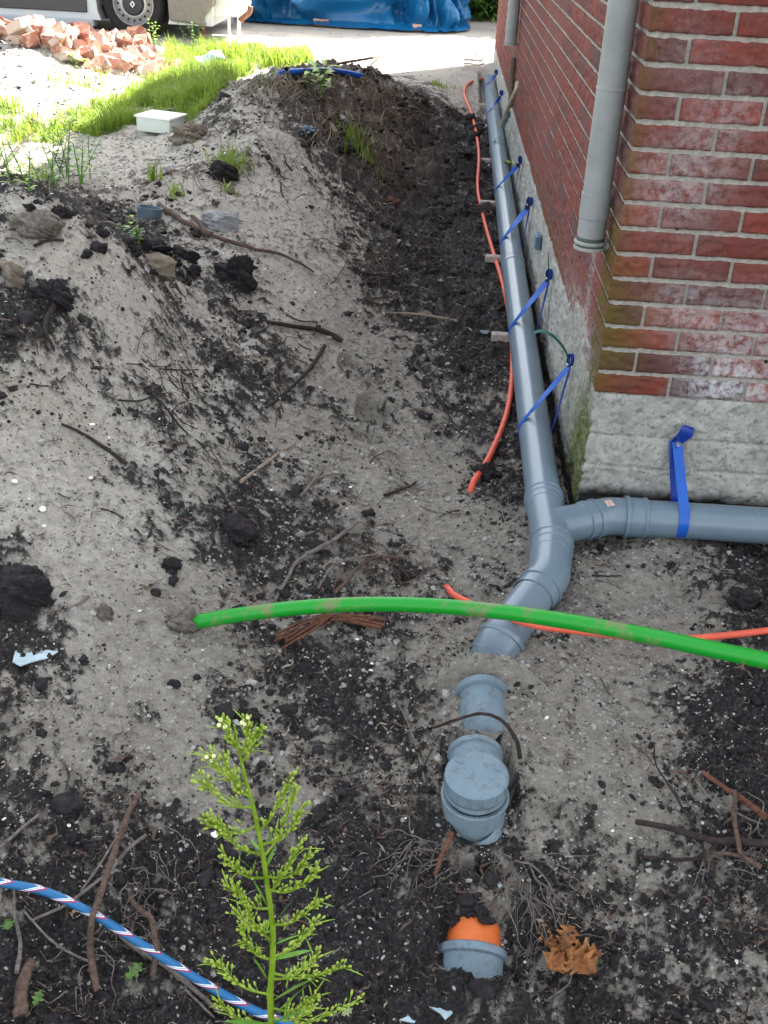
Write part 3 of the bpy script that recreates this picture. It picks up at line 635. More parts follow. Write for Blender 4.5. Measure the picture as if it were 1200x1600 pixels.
mb = MB(); lathe(mb, q0 - dq * .015, dq, [(0, .02), (0, .056), (.12, .056)], 44); under(mb.build('pipe', ORG), ops)
mb = MB(); lathe(mb, q1 - dq * .012, dq + np.array([0, 0, -.25]), [(0, .052), (-.002, .062), (.002, .069), (.016, .069), (.020, .0625), (.12, .0615)], 44); under(mb.build('socket', PVD), ops)

# ------------------------------------------------------------------ cables, conduit, hose
ORC = simple('orange_cable_sheath', (.62, .10, .055), .5, .12, 40, .1, dirt=(.28, .14, .10), dscale=20, dpos=(.62, .8))
def lay(pp, lift, n=8): 
    h = hits(pp); h[:, 2] += lift; c = catmull(h, n); return c
pp = [(778,122),(752,128),(733,134),(725,150),(736,180),(744,215),(748,250),(746,300),(756,350),(770,400),(785,450),(796,510),(800,580),(792,650),(765,720),(735,768)]
c = lay(pp, .022); c[-1][2] -= .02
c = np.vstack([c, c[-1] + (c[-1] - c[-2]) * 2 + np.array([0, 0, -.06])])
mb = MB(); tube(mb, c, .0108, 14); tag(mb.build('orange_cable', ORC), 'long orange cable snaking beside the grey pipe down the dark trench', 'cable')
pp = [((697,918),.0),((712,931),.02),((760,953),.05),((830,976),.085),((900,986),.06),((1000,997),.03),((1060,998),.02),((1120,994),.02),((1200,985),.03),((1260,975),.03)]
h = np.array([at_z(a[0], a[1], gz(*hit(*a)[:2]) + l) for a, l in pp])
for i_ in (3,): h[i_] = at_z(830, 976, .03)
h = np.vstack([h[0] + np.array([-.03, .03, -.06]), h])
mb = MB(); tube(mb, catmull(h, 8), .0088, 14); tag(mb.build('orange_cable', ORC), 'thinner orange cable crossing under the green conduit to the right edge', 'cable')
kg = NT('green_conduit'); gc = kg.mix(kg.ramp(kg.noise(7, 6, .75), [(.53, 0.), (.61, .75)]), (.004, .27, .018), (.20, .16, .09)); gc = kg.mix(kg.ramp(kg.noise(60, 6, .7), [(.62, 0.), (.75, .5)]), gc, (.10, .10, .05))
GRN = kg.done(gc, .42, kg.bump(kg.noise(60), .1, .001), .4)
gp = [(303,972,-.0),(400,957,.05),(500,947,.085),(600,944,.115),(700,948,.14),(800,958,.165),(900,973,.185),(1000,991,.205),(1100,1012,.23),(1200,1033,.25),(1320,1062,.28)]
g0 = hit(303, 985)[2]; h = np.array([at_z(a, b, z + (.02 if i > 0 else 0)) for i, (a, b, z) in enumerate(gp)]); h[0] = at_z(303, 972, max(g0 + .018, .0))
mb = MB(); tube(mb, catmull(h, 8), .0180, 28, True); cond = mb.build('green_conduit', GRN)
tag(cond, 'bowed bright green plastic conduit spanning the trench above the grey pipe', 'conduit')
# striped hose, stripes carried by a spiral coordinate in the mesh
kh = NT('striped_hose'); st = kh.attr('spiral')
fr = kh.math('FRACT', st)
col = kh.ramp(fr, [(0., (.012, .12, .29)), (.60, (.012, .12, .29)), (.602, (.75, .76, .78)), (.665, (.75, .76, .78)), (.668, (.03, .10, .30)), (.71, (.03, .10, .30)), (.712, (.75, .76, .78)), (.775, (.75, .76, .78)), (.78, (.30, .02, .06)), (.88, (.30, .02, .06)), (.885, (.012, .12, .29))], 'CONSTANT')
HOS = kh.done(col, .45, kh.bump(kh.noise(80), .1, .001), .4)
hp = [(-900,1460,.01),(-600,1415,.03),(-300,1375,.05),(-60,1370,.05),(0,1379,.05),(70,1393,.05),(140,1425,.05),(200,1462,.05),(260,1500,.04),(330,1543,.035),(395,1578,.03),(450,1600,.02),(520,1640,.01)]
h = np.array([at_z(a, b, gz(*hit(min(max(a, 2), 1198), min(b, 1598))[:2]) + l) for a, b, l in hp]); c = catmull(h, 14)
mb = MB(); n = 20; tube(mb, c, .0082, n, False); s = np.concatenate([[0], np.cumsum(np.linalg.norm(np.diff(c, axis=0), axis=1))])
att = (s[:, None] / .062 + (np.minimum(np.arange(n), n - np.arange(n)) / n * 2 * .9)[None]).ravel()
tag(mb.build('striped_hose', HOS, attrs=dict(spiral=att + 10)), 'blue hose with slanting white and dark red stripes across the lower left corner', 'hose')
BLP = simple('blue_pipe_plastic', (.01, .09, .42), .4, .1)
h = np.array([hit(a, b) for a, b in ((436,121),(470,118),(505,116),(535,119),(565,125))]); h[:, 2] += .025; mb = MB(); tube(mb, catmull(h, 5), .017, 14); tag(mb.build('blue_pipe', BLP), 'thin blue pipe lying half buried across the top of the spoil heap', 'pipe')

# ------------------------------------------------------------------ downpipes
ZN = NT('weathered_zinc'); zc = ZN.ramp(ZN.noise(9, 5), [(.3, (.20, .22, .22)), (.7, (.28, .30, .295))]); zc = ZN.mix(ZN.ramp(ZN.noise(40, 6, .75), [(.6, 0.), (.75, .5)]), zc, (.20, .20, .17)); ZINC = ZN.done(zc, .5, ZN.bump(ZN.noise(50), .1, .001), .4)
def downpipe(p_top, p_bot, xw, r, label, shield):
    b = at_x(*p_bot, xw); a = at_x(*p_top, xw); y = b[1] * .6 + a[1] * .4; o = thing('downpipe', label, 'downpipe', (xw, b[1], b[2]))
    base = np.array([xw, b[1], b[2]]); top = np.array([xw + .0, b[1] + (a[1] - b[1]) * (ZT - b[2]) / (a[2] - b[2]) if False else a[1] * .5 + b[1] * .5, ZT]); top[1] = b[1] + (a[1] - b[1]) * .6
    d = top - base
    mb = MB(); lathe(mb, base, d, [(.02, r - .003), (0, r - .003), (0, r - .001), (.045, r), (np.linalg.norm(d), r)], 40); under(mb.build('pipe', ZINC), o)
    mb = MB(); lathe(mb, base, d, [(.085, r), (.086, r + .0025), (.155, r + .0025), (.156, r)], 40); under(mb.build('sleeve', ZINC), o)
    mb = MB(); lathe(mb, base, d, [(.43, r), (.431, r + .0015), (.438, r + .0015), (.439, r)], 40); under(mb.build('seam', ZINC), o)
    mb = MB()
    for s in (.0, .016): lathe(mb, base, d, [(s - .004, r - .002), (s - .004, r + .006), (s + .002, r + .007), (s + .005, r + .005), (s + .005, r - .001)], 40)
    box(mb, base + np.array([r * .6 + .02, -.005, .006]), (.045, .02, .02)); under(mb.build('bracket', simple('old_bracket', (.30, .31, .28), .7, dirt=(.06, .05, .04), dscale=60)), o)
    if shield:
        mb = MB(); lathe(mb, base, d, [(.006, r + .0006), (.032, r + .0008)], 40); under(mb.build('rubber_seal', simple('grey_green_rubber', (.06, .075, .07), .6)), o)
    return o
downpipe((974, 0), (921, 386), WX - .052, .040, 'wide zinc downpipe ending in a bracket near the house corner', True)
downpipe((803.5, 0), (797.5, 70), WX - .052, .040, 'zinc downpipe at the far end of the brick side wall', False)

# ------------------------------------------------------------------ blue straps
BLU = simple('blue_band', (.008, .09, .42), .32, .08, 10, .03); BLD = simple('dark_and_shaded_blue_band', (.008, .035, .25), .35, .08)  # darker blue also paints shade into the bright bands' returns and loops
GRB = simple('dark_green_band', (.012, .10, .07), .4); STEEL = simple('steel_screw', (.5, .5, .5), .35, .1, metal=.8); BLK = simple('black_plug', (.012, .014, .02), .6)
def pipe_c(y): t = (A_far[1] - y) / (A_far[1] - A_j[1]); return A_far + (A_j - A_far) * t
def wall_strap(ax, ay, yw_px, matb, label, wdt=.013, extra=None, far_=False):
    A = at_x(ax, ay, WX - .022); pv = None
    # y of the pipe where the band touches its left flank
    ys = np.linspace(3, 10.6, 1500); Pc = np.array([pipe_c(y) + np.array([-r_p, 0, .0]) for y in ys]); u, v = proj(Pc); yw = ys[np.argmin(np.abs(v - yw_px))]
    c = pipe_c(yw); rr = r_p + .0015
    o = thing('pipe_strap', label, 'strap', tuple(A), 'blue bands holding the long pipe to the wall')
    d = np.array([A[0] - c[0], A[2] - c[2]]); D = np.linalg.norm(d); base = math.atan2(d[1], d[0]); al = math.acos(rr / D)
    a0 = base + al; a1 = base - al + 2 * math.pi  # tangent points; wrap round the far (left) side
    arc = [np.array([c[0] + rr * math.cos(a), yw, c[2] + rr * math.sin(a)]) for a in np.linspace(a0, a1, 22)]
    def twist(p, q, n): return [p + (q - p) * t for t in np.linspace(0, 1, n)]
    up_ = twist(A, arc[0], 10)[:-1]; dn = twist(arc[-1], A + np.array([.004, .006, -.004]), 10)[1:]
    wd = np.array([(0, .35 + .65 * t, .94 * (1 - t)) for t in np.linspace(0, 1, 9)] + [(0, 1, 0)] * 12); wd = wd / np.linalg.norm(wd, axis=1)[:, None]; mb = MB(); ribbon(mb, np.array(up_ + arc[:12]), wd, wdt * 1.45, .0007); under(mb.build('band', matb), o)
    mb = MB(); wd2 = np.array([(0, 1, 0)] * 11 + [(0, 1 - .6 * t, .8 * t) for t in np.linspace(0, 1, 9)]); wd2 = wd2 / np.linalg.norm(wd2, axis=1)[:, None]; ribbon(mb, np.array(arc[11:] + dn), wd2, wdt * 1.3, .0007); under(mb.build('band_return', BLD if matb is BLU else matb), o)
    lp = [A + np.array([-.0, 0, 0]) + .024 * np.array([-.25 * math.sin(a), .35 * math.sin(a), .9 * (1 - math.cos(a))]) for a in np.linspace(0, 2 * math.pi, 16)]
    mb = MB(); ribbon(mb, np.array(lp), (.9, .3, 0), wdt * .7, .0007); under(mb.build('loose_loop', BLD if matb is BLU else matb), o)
    mb = MB(); lathe(mb, A + np.array([-.012, 0, .004]), (1, 0, 0), [(0, 0), (0, .006), (.004, .007), (.004, .003), (.036, .003)], 14); under(mb.build('screw', STEEL), o)
    return o, A
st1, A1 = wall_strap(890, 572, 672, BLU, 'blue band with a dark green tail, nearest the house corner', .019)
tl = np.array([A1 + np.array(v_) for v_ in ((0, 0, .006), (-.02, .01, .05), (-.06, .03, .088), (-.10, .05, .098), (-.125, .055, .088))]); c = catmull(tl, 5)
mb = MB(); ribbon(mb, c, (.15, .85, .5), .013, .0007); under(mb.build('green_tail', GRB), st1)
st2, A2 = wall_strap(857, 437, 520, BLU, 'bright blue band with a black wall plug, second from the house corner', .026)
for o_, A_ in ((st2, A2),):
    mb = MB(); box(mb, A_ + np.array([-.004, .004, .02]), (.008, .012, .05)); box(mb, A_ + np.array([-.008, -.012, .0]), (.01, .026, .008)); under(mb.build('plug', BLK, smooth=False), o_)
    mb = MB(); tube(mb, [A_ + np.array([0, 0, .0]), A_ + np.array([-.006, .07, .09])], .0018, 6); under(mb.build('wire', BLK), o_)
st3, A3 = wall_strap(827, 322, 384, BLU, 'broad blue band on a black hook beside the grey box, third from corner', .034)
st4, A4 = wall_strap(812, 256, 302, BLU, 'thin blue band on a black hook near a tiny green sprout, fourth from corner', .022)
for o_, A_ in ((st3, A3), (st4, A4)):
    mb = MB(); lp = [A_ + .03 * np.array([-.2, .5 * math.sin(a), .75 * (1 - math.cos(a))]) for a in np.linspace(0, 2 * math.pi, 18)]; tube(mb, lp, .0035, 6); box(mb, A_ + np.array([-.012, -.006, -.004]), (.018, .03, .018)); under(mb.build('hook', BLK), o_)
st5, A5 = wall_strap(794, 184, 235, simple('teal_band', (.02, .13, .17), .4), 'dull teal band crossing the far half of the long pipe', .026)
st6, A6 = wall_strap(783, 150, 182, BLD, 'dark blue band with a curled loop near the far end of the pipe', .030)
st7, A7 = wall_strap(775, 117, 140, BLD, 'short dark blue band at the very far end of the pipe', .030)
# band on the side pipe
fA = at_y(1058, 690, WY - .018); sx = at_z(1057, 800, .0)[0]
ss_ = thing('pipe_strap', 'wide bright blue band hanging the short side pipe on the concrete footing', 'strap', tuple(fA))
cY, cZ = SY, .004; rr = r_p + .0015
d = np.array([fA[1] - cY, fA[2] - cZ]); D = np.linalg.norm(d); base = math.atan2(d[1], d[0]); al = math.acos(rr / D); a0 = base + al; a1 = base - al + 2 * math.pi
arc = [np.array([sx, cY + rr * math.cos(a), cZ + rr * math.sin(a)]) for a in np.linspace(a0, a1, 24)]
up_ = [fA + (arc[0] - fA) * t for t in np.linspace(0, 1, 12)][:-1]; bwd = [arc[-1] + (fA + np.array([-.012, .004, 0]) - arc[-1]) * t for t in np.linspace(0, 1, 8)][1:]
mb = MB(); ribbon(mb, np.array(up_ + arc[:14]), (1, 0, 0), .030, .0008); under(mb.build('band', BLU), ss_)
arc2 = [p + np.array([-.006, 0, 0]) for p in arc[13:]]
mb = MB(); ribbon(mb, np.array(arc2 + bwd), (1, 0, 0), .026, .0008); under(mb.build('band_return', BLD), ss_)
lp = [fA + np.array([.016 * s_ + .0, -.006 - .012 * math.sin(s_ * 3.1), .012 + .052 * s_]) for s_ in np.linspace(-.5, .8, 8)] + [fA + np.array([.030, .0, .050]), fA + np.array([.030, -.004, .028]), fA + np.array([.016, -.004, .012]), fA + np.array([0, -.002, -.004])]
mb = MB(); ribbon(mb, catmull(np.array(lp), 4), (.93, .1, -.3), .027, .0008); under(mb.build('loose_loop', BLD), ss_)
mb = MB(); lathe(mb, fA + np.array([.0, -.022, .0]), (0, 1, 0), [(0, 0), (-.001, .006), (.003, .0075), (.004, .0075), (.004, .003), (.03, .003)], 18); under(mb.build('screw', STEEL), ss_)

# small grey box and other bits on the footing
p = at_x(840, 376, WX - .02); gb = thing('grey_bracket', 'small blue-grey plastic clip box fixed to the footing beside the third band', 'bracket', tuple(p))
mb = MB(); box(mb, p + np.array([.0, 0, 0]), (.024, .10, .060)); bo = mb.build('box', simple('blue_grey_plastic', (.07, .14, .19), .35), smooth=False); under(bo, gb); bv = bo.modifiers.new('bevel', 'BEVEL'); bv.width = .004; bv.segments = 2
mb = MB(); box(mb, p + np.array([-.006, .0, .0]), (.020, .010, .066)); under(mb.build('rib', simple('pale_grey_plastic', (.3, .36, .4), .35), smooth=False), gb)
a_ = at_x(806, 142, WX - .045); b_ = at_x(783, 196, WX - .10)
mb = MB(); tube(mb, catmull([a_ + np.array([.01, .05, .04]), a_, (a_ + b_) / 2 + np.array([0, 0, .01]), b_], 6), [.014] * 19, 10); tag(mb.build('leaning_stick', simple('pale_dry_wood', (.30, .27, .21), .8)), 'pale bare stick leaning against the footing below the far downpipe', 'stick')
a_ = at_x(803, 92, WX - .02); b_ = at_x(798, 165, WX - .03); mb = MB(); tube(mb, catmull([a_, (a_ + b_) / 2 + np.array([0, .05, 0]), b_], 6), .018, 8); tag(mb.build('old_stump_root', simple('brown_vine', (.07, .05, .035), .9)), 'dark brown vine stem against the bricks under the far downpipe', 'vine')

# supporting blocks under the pipe
WB = simple('pale_packing_wood', (.36, .31, .27), .85, .3, 60, .4)
for (px, py, lab) in ((767,409,'pale packing block under the pipe, in the middle of the dark trench'),(778,531,'pinkish packing block under the pipe, nearest of the row'),(757,325,'grey weathered packing block under the pipe beside the cable'),(752,250,'long pale packing slat under the pipe, beside the green wisp'),(750,196,'thin pale slat under the far half of the pipe'),(748,163,'thin grey slat under the pipe near its far end')):
    p = hit(px, py); y = p[1]; x1 = pipe_c(y)[0] - .02; x0 = p[0] - .03; zt = max(p[2] + .004, pipe_c(y)[2] - r_p - .003)
    mb = MB(); box(mb, ((x0 + x1) / 2, y, zt - .015), (x1 - x0, .045, .034), random.uniform(-.08, .08)); o = mb.build('packing_block', WB, smooth=False); bv = o.modifiers.new('bevel', 'BEVEL'); bv.width = .005; bv.segments = 2
    tag(o, lab, 'block', 'packing blocks under the pipe')

# ------------------------------------------------------------------ sticks
BARK = {}
def bark(kind):
    if kind not in BARK:
        col = dict(dark=(.035, .026, .024), brown=(.10, .068, .052), pale=(.27, .215, .165), rust=(.12, .055, .035), grey=(.15, .13, .115))[kind]
        BARK[kind] = simple(kind + '_bark', col, .85, .45, 90, .8, .004, .2)
    return BARK[kind]
def stick_pts(pp, lift): 
    h = hits(pp); s = np.linspace(0, 1, len(h)); h[:, 2] += lift if np.isscalar(lift) else np.interp(s, np.linspace(0, 1, len(lift)), lift); return h
def add_stick(mb, pp, w0, w1, lift=.004, n=8, wob=.10, seed=0):
    h = stick_pts(pp, lift); c = catmull(h, 7); m = mpx(h[len(h) // 2]); r0, r1 = w0 * m / 2, w1 * m / 2
    r = np.linspace(r0, r1, len(c)) * (1 + wob * np.array([vnoise(np.array([i * .55 + seed]), np.array([seed * 1.7]), 3)[0] * 2 for i in range(len(c))]))
    j = np.cumsum(np.random.default_rng(seed + 5).normal(0, 1, (len(c), 3)), 0); j -= np.linspace(0, 1, len(c))[:, None] * j[-1]; c = c + j * r0 * .12
    c[:, 2] += r * .5; tube(mb, c, r, n)
def stick(pp, w0, w1, kind, label, lift=.004, forks=(), cat='stick', name='stick', seed=None):
    mb = MB(); seed = seed if seed is not None else pp[0][0] % 97; add_stick(mb, pp, w0, w1, lift, seed=seed)
    for f in forks: add_stick(mb, f[0], f[1], f[2], lift, 6, seed=seed + 3)
    return tag(mb.build(name, bark(kind)), label, cat)
stick([(250,328),(275,345),(300,358),(330,374),(390,392),(430,401),(460,413),(490,430)], 10, 3, 'brown', 'thick forked brown branch lying on the sand beside the grey plastic ring', .012, [([(300,343),(312,352),(326,374)], 6, 7), ([(285,360),(305,378),(322,378)], 3, 3)], 'branch', 'branch')
stick([(385,505),(440,512),(500,522),(535,538)], 6, 8, 'dark', 'dark curved stick ending above the upper footprint', .01)
stick([(415,643),(455,610),(485,580),(507,546)], 4, 7, 'dark', 'straight dark stick slanting left of the footprints', .012)
stick([(436,560),(432,600),(438,655)], 3, 4, 'dark', 'short upright dark twig crossed by the slanting stick')
stick([(378,756),(420,725),(462,693)], 6, 4, 'pale', 'short pale brown stick in the middle of the slope', .006)
stick([(430,945),(452,908),(466,885),(520,852),(557,823)], 5, 8, 'grey', 'bent grey-brown stick pointing up from the green conduit', .014)
stick([(497,925),(520,893),(548,880),(590,872)], 4, 4, 'grey', 'thin grey curved twig just above the green conduit', .012)
stick([(523,935),(548,910),(562,892),(590,877),(632,881)], 6, 5, 'brown', 'hooked brown twig just above the green conduit middle', .016)
stick([(185,628),(215,630),(247,627),(285,672),(322,702)], 3, 3, 'dark', 'thin dark twig bent in a sharp angle on the left slope')
stick([(95,665),(130,681),(160,700),(198,728)], 4, 7, 'dark', 'dark twig on the pale left slope, thicker at its lower end')
stick([(648,590),(680,620),(700,640),(738,650),(778,667)], 4, 5, 'dark', 'dark forked twig lying left of the orange cable bend', .006, [([(690,632),(706,660),(722,675)], 3, 2)])
stick([(220,1272),(203,1320),(190,1372),(172,1432),(150,1488),(145,1520),(155,1560)], 10, 11, 'brown', 'thick upright brown root standing in front of the striped hose', [.05,.07,.09,.10,.09,.05,.02], cat='root', name='root')
stick([(228,1318),(205,1355),(175,1378),(130,1408),(95,1425),(52,1441)], 6, 4, 'grey', 'long grey root bending behind the thick upright root', [.02,.05,.03,.02,.01,.005], cat='root', name='root')
stick([(188,1315),(160,1360),(128,1405)], 4, 4, 'grey', 'thin grey root left of the thick upright root', .02, cat='root', name='root')
stick([(205,1420),(222,1452),(240,1480),(246,1510),(240,1532)], 9, 9, 'brown', 'curved brown root crossing over the striped hose', [.02,.05,.075,.05,.01], cat='root', name='root')
stick([(188,1468),(225,1500),(262,1522),(305,1558),(345,1590)], 9, 7, 'grey', 'knobbly grey root running below the striped hose', .012, [([(290,1553),(318,1580),(335,1597)], 4, 3)], cat='root', name='root')
stick([(34,1600),(38,1560),(50,1515)], 21, 17, 'brown', 'stout broken branch stub at the bottom left edge', .015, cat='branch', name='branch')
stick([(24,1400),(26,1445),(34,1490),(28,1532)], 4, 8, 'grey', 'wavy grey root hanging near the left edge', .02, cat='root', name='root')
stick([(-5,1338),(30,1308),(62,1280)], 6, 5, 'grey', 'straight grey stick poking in at the left edge above the hose', .012)
stick([(38,1434),(75,1475),(105,1497),(140,1514)], 4, 4, 'grey', 'thin straight grey twig between the left edge root and the upright root', .02)
stick([(990,1296),(1050,1308),(1110,1325),(1160,1330),(1215,1331)], 9, 13, 'dark', 'long dark stick lying level at the right edge', .02)
stick([(1094,1218),(1130,1243),(1165,1268),(1192,1290)], 7, 12, 'rust', 'orange-brown splintered stick slanting above the long dark one', .02)
stick([(1143,1256),(1141,1290),(1146,1330),(1156,1358),(1183,1376)], 7, 8, 'brown', 'upright brown root crossing the long dark stick', .034, [([(1156,1358),(1130,1352),(1110,1352)], 7, 5)], cat='root', name='root')
stick([(1004,1344),(1050,1348),(1100,1348)], 5, 6, 'dark', 'dark twig just below the long dark stick', .008)
stick([(1020,1168),(1022,1200),(1045,1240),(1070,1280),(1092,1320),(1102,1362)], 2.5, 5, 'dark', 'long thin dark twig sloping down over the sand to the long stick', .014)
stick([(1085,1225),(1110,1255),(1150,1278),(1190,1295)], 4, 3, 'grey', 'thin pale root arching beside the orange-brown stick', .012, cat='root', name='root')
stick([(679,1378),(690,1345),(704,1314)], 7, 9, 'rust', 'rust-red split stick below the inspection riser', .02)
stick([(678,1143),(715,1141),(750,1141),(780,1152),(803,1172),(812,1192)], 4, 7, 'dark', 'dark curved root arching behind the inspection cap', [.01,.03,.045,.045,.03,.01], cat='root', name='root')
stick([(620,1098),(640,1140),(655,1185),(664,1228)], 3, 4, 'grey', 'thin grey root running down left of the inspection cap', .006, cat='root', name='root')
stick([(2,262),(20,248),(52,225)], 4, 2, 'dark', 'forked black twig sticking out of the left mound crest against bright sand', [.0,.03,.06], [([(2,264),(18,260),(42,239)], 4, 2)])
stick([(581,222),(586,240)], 5, 6, 'pale', 'pale peg standing in the spoil heap face', [.02,.0])
stick([(595,492),(640,494),(680,499),(714,505)], 3, 5, 'pale', 'pale thin stick lying across the wet trench floor', .006)
stick([(508,108),(550,100),(592,92)], 3, 5, 'brown', 'flat brown stick on the very top of the spoil heap', .012)
stick([(543,420),(580,431),(610,430)], 4, 3, 'dark', 'dark twig at the edge of the pale sand and trench')
stick([(545,340),(560,370),(590,400)], 4, 3, 'pale', 'pale curved root at the edge of the dark trench', cat='root', name='root')
stick([(55,388),(75,380),(100,378)], 6, 4, 'dark', 'short dark twig on pale sand by the mound crest')
stick([(85,555),(70,520),(86,485)], 5, 9, 'dark', 'dark upright root end in the black patch at left', .012, cat='root', name='root')
stick([(470,778),(500,742),(507,732)], 5, 4, 'grey', 'small forked grey twig in the middle of the sand', .005, [([(490,752),(515,745),(542,744)], 4, 2)])
stick([(600,776),(640,762),(648,756)], 4, 3, 'dark', 'small dark twig near the trench centre')
stick([(610,1590),(575,1560)], 3, 3, 'dark', 'tiny dark twig at the bottom edge')
stick([(75,958),(110,952),(140,935)], 3, 4, 'grey', 'thin grey root leaving the black patch at the left edge', .004, cat='root', name='root')
stick([(0,1052),(0,1053)], 1, 1, 'dark', 'hidden') if False else None
# split bark bundle under the conduit
mb = MB()
for k_ in range(16):
    a = (440 + random.uniform(-12, 14), 1010 + random.uniform(-18, 18)); b = (515 + random.uniform(-8, 8), 972 + random.uniform(-6, 6)); e = (598 + random.uniform(-22, 8), 982 + random.uniform(-10, 12))
    pp = [a, ((a[0] + b[0]) / 2, (a[1] + b[1]) / 2 + random.uniform(-4, 4)), b] if k_ % 2 else [b, ((b[0] + e[0]) / 2, (b[1] + e[1]) / 2 + random.uniform(-3, 3)), e]
    add_stick(mb, pp, 4, 7 if not k_ % 2 else 3, .01 + .012 * random.random(), 6, seed=k_)
tag(mb.build('split_branch', bark('rust')), 'bundle of split reddish bark and fibres below the green conduit', 'branch')

# thin twigs strewn about
tw = []
zones = [(380,470,480,640,14),(520,640,360,480,9),(230,330,560,720,9),(560,700,980,1250,10),(420,640,1250,1550,10),(950,1190,1380,1580,9),(10,340,1150,1330,6),(250,560,180,300,8),(600,760,640,800,6),(850,1150,880,1200,8),(40,220,500,800,8)]
znames = ['middle sand slope', 'edge of the dark trench', 'sand left of the middle', 'dark soil beside the tall weed', 'dark soil at the bottom middle', 'dark soil at the bottom right', 'ground in the lower left', 'foot of the spoil heap', 'trench floor', 'sand right of the inspection riser', 'pale left slope']
for zi, (x0, x1, y0, y1, n) in enumerate(zones):
    for _ in range(n):
        x = random.uniform(x0, x1); y = random.uniform(y0, y1); a = random.uniform(0, math.pi); L = random.uniform(18, 60) * (.5 + y / 1400); b = a + random.uniform(-.5, .5)
        pp = [(x, y), (x + math.cos(a) * L * .5, y + math.sin(a) * L * .4), (x + math.cos(a) * L * .5 + math.cos(b) * L * .5, y + math.sin(a) * L * .4 + math.sin(b) * L * .4)]
        mb = MB(); add_stick(mb, pp, random.uniform(1.6, 3.2), random.uniform(1.2, 2.2), .003, 5, seed=len(tw))
        tw.append(tag(mb.build('twig', bark(random.choice(['dark', 'dark', 'brown', 'grey']))), 'short thin loose twig lying on the ' + znames[zi], 'twig', 'thin twigs on the ' + znames[zi]))

# root tangles: random walks
def tangle(mb, starts, n, step, length, drift, r0, lift, seed):
    g = np.random.default_rng(seed)
    for k_ in range(n):
        s = starts[g.integers(len(starts))]; x, y = s[0] + g.normal(0, s[2]), s[1] + g.normal(0, s[3]); a = drift + g.normal(0, .7); pp = [(x, y)]
        for i in range(int(g.uniform(.4, 1) * length)):
            a += g.normal(0, .45) - (a - drift) * .12; x += math.cos(a) * step; y += math.sin(a) * step
            if not (2 < x < 1198 and 2 < y < 1598): break
            pp.append((x, y))
        if len(pp) < 3: continue
        h = hits(pp); h[:, 2] += lift * np.abs(np.sin(np.linspace(0, 3, len(h)) * g.uniform(.5, 1.5))) + .002
        c = catmull(h, 3); r = np.linspace(r0 * g.uniform(.5, 1.3), r0 * .35, len(c)); tube(mb, c, r, 5)
mb = MB(); tangle(mb, [(790,1330,20,12),(820,1370,25,20),(860,1400,25,30),(830,1450,30,40)], 30, 15, 11, 1.5, .0013, .018, 1); tangle(mb, [(800,1330,20,10)], 6, 16, 16, .9, .0019, .02, 2)
tag(mb.build('root_tangle', bark('grey')), 'dense hanging tangle of fine roots right of the orange pipe end', 'roots')
mb = MB(); tangle(mb, [(650,1320,25,10),(690,1330,15,8)], 22, 12, 10, 2.3, .0016, .02, 3); tag(mb.build('root_tangle', bark('grey')), 'small tangle of fine roots left below the inspection riser', 'roots')
mb = MB(); tangle(mb, [(230,1380,25,50),(210,1450,25,40),(130,1480,30,40)], 36, 12, 9, 1.5, .0015, .03, 4); tag(mb.build('root_tangle', bark('grey')), 'loose tangle of fine roots around the striped hose', 'roots')
mb = MB(); tangle(mb, [(540,860,30,20),(600,900,25,20)], 24, 10, 9, .6, .002, .02, 5); tag(mb.build('root_tangle', bark('brown')), 'matted roots in the dark patch above the green conduit', 'roots')
mb = MB(); tangle(mb, [(1130,1340,30,15),(1160,1300,20,20)], 20, 12, 10, .6, .0018, .02, 6); tag(mb.build('root_tangle', bark('grey')), 'fine roots bunched under the sticks at the right edge', 'roots')
mb = MB(); tangle(mb, [(470,150,40,20),(560,150,50,25),(520,220,50,25),(620,170,30,25),(420,140,30,14)], 150, 7, 8, .8, .0035, .06, 7); tag(mb.build('root_tangle', simple('straw_roots', (.20, .165, .115), .9)), 'dry straw-coloured roots and stalks matted over the spoil heap', 'roots')
mb = MB(); tangle(mb, [(570,300,25,40),(600,350,20,40),(560,420,25,30),(330,240,25,20)], 60, 8, 9, .9, .003, .03, 8); tag(mb.build('root_tangle', bark('brown')), 'brown roots hanging along the dark trench edge', 'roots')
mb = MB(); tangle(mb, [(270,520,30,25),(240,620,30,25),(430,560,20,30),(300,700,25,25)], 40, 10, 9, 1.0, .0016, .02, 9); tag(mb.build('root_tangle', bark('dark')), 'thin dark roots running down the left sand slope', 'roots')

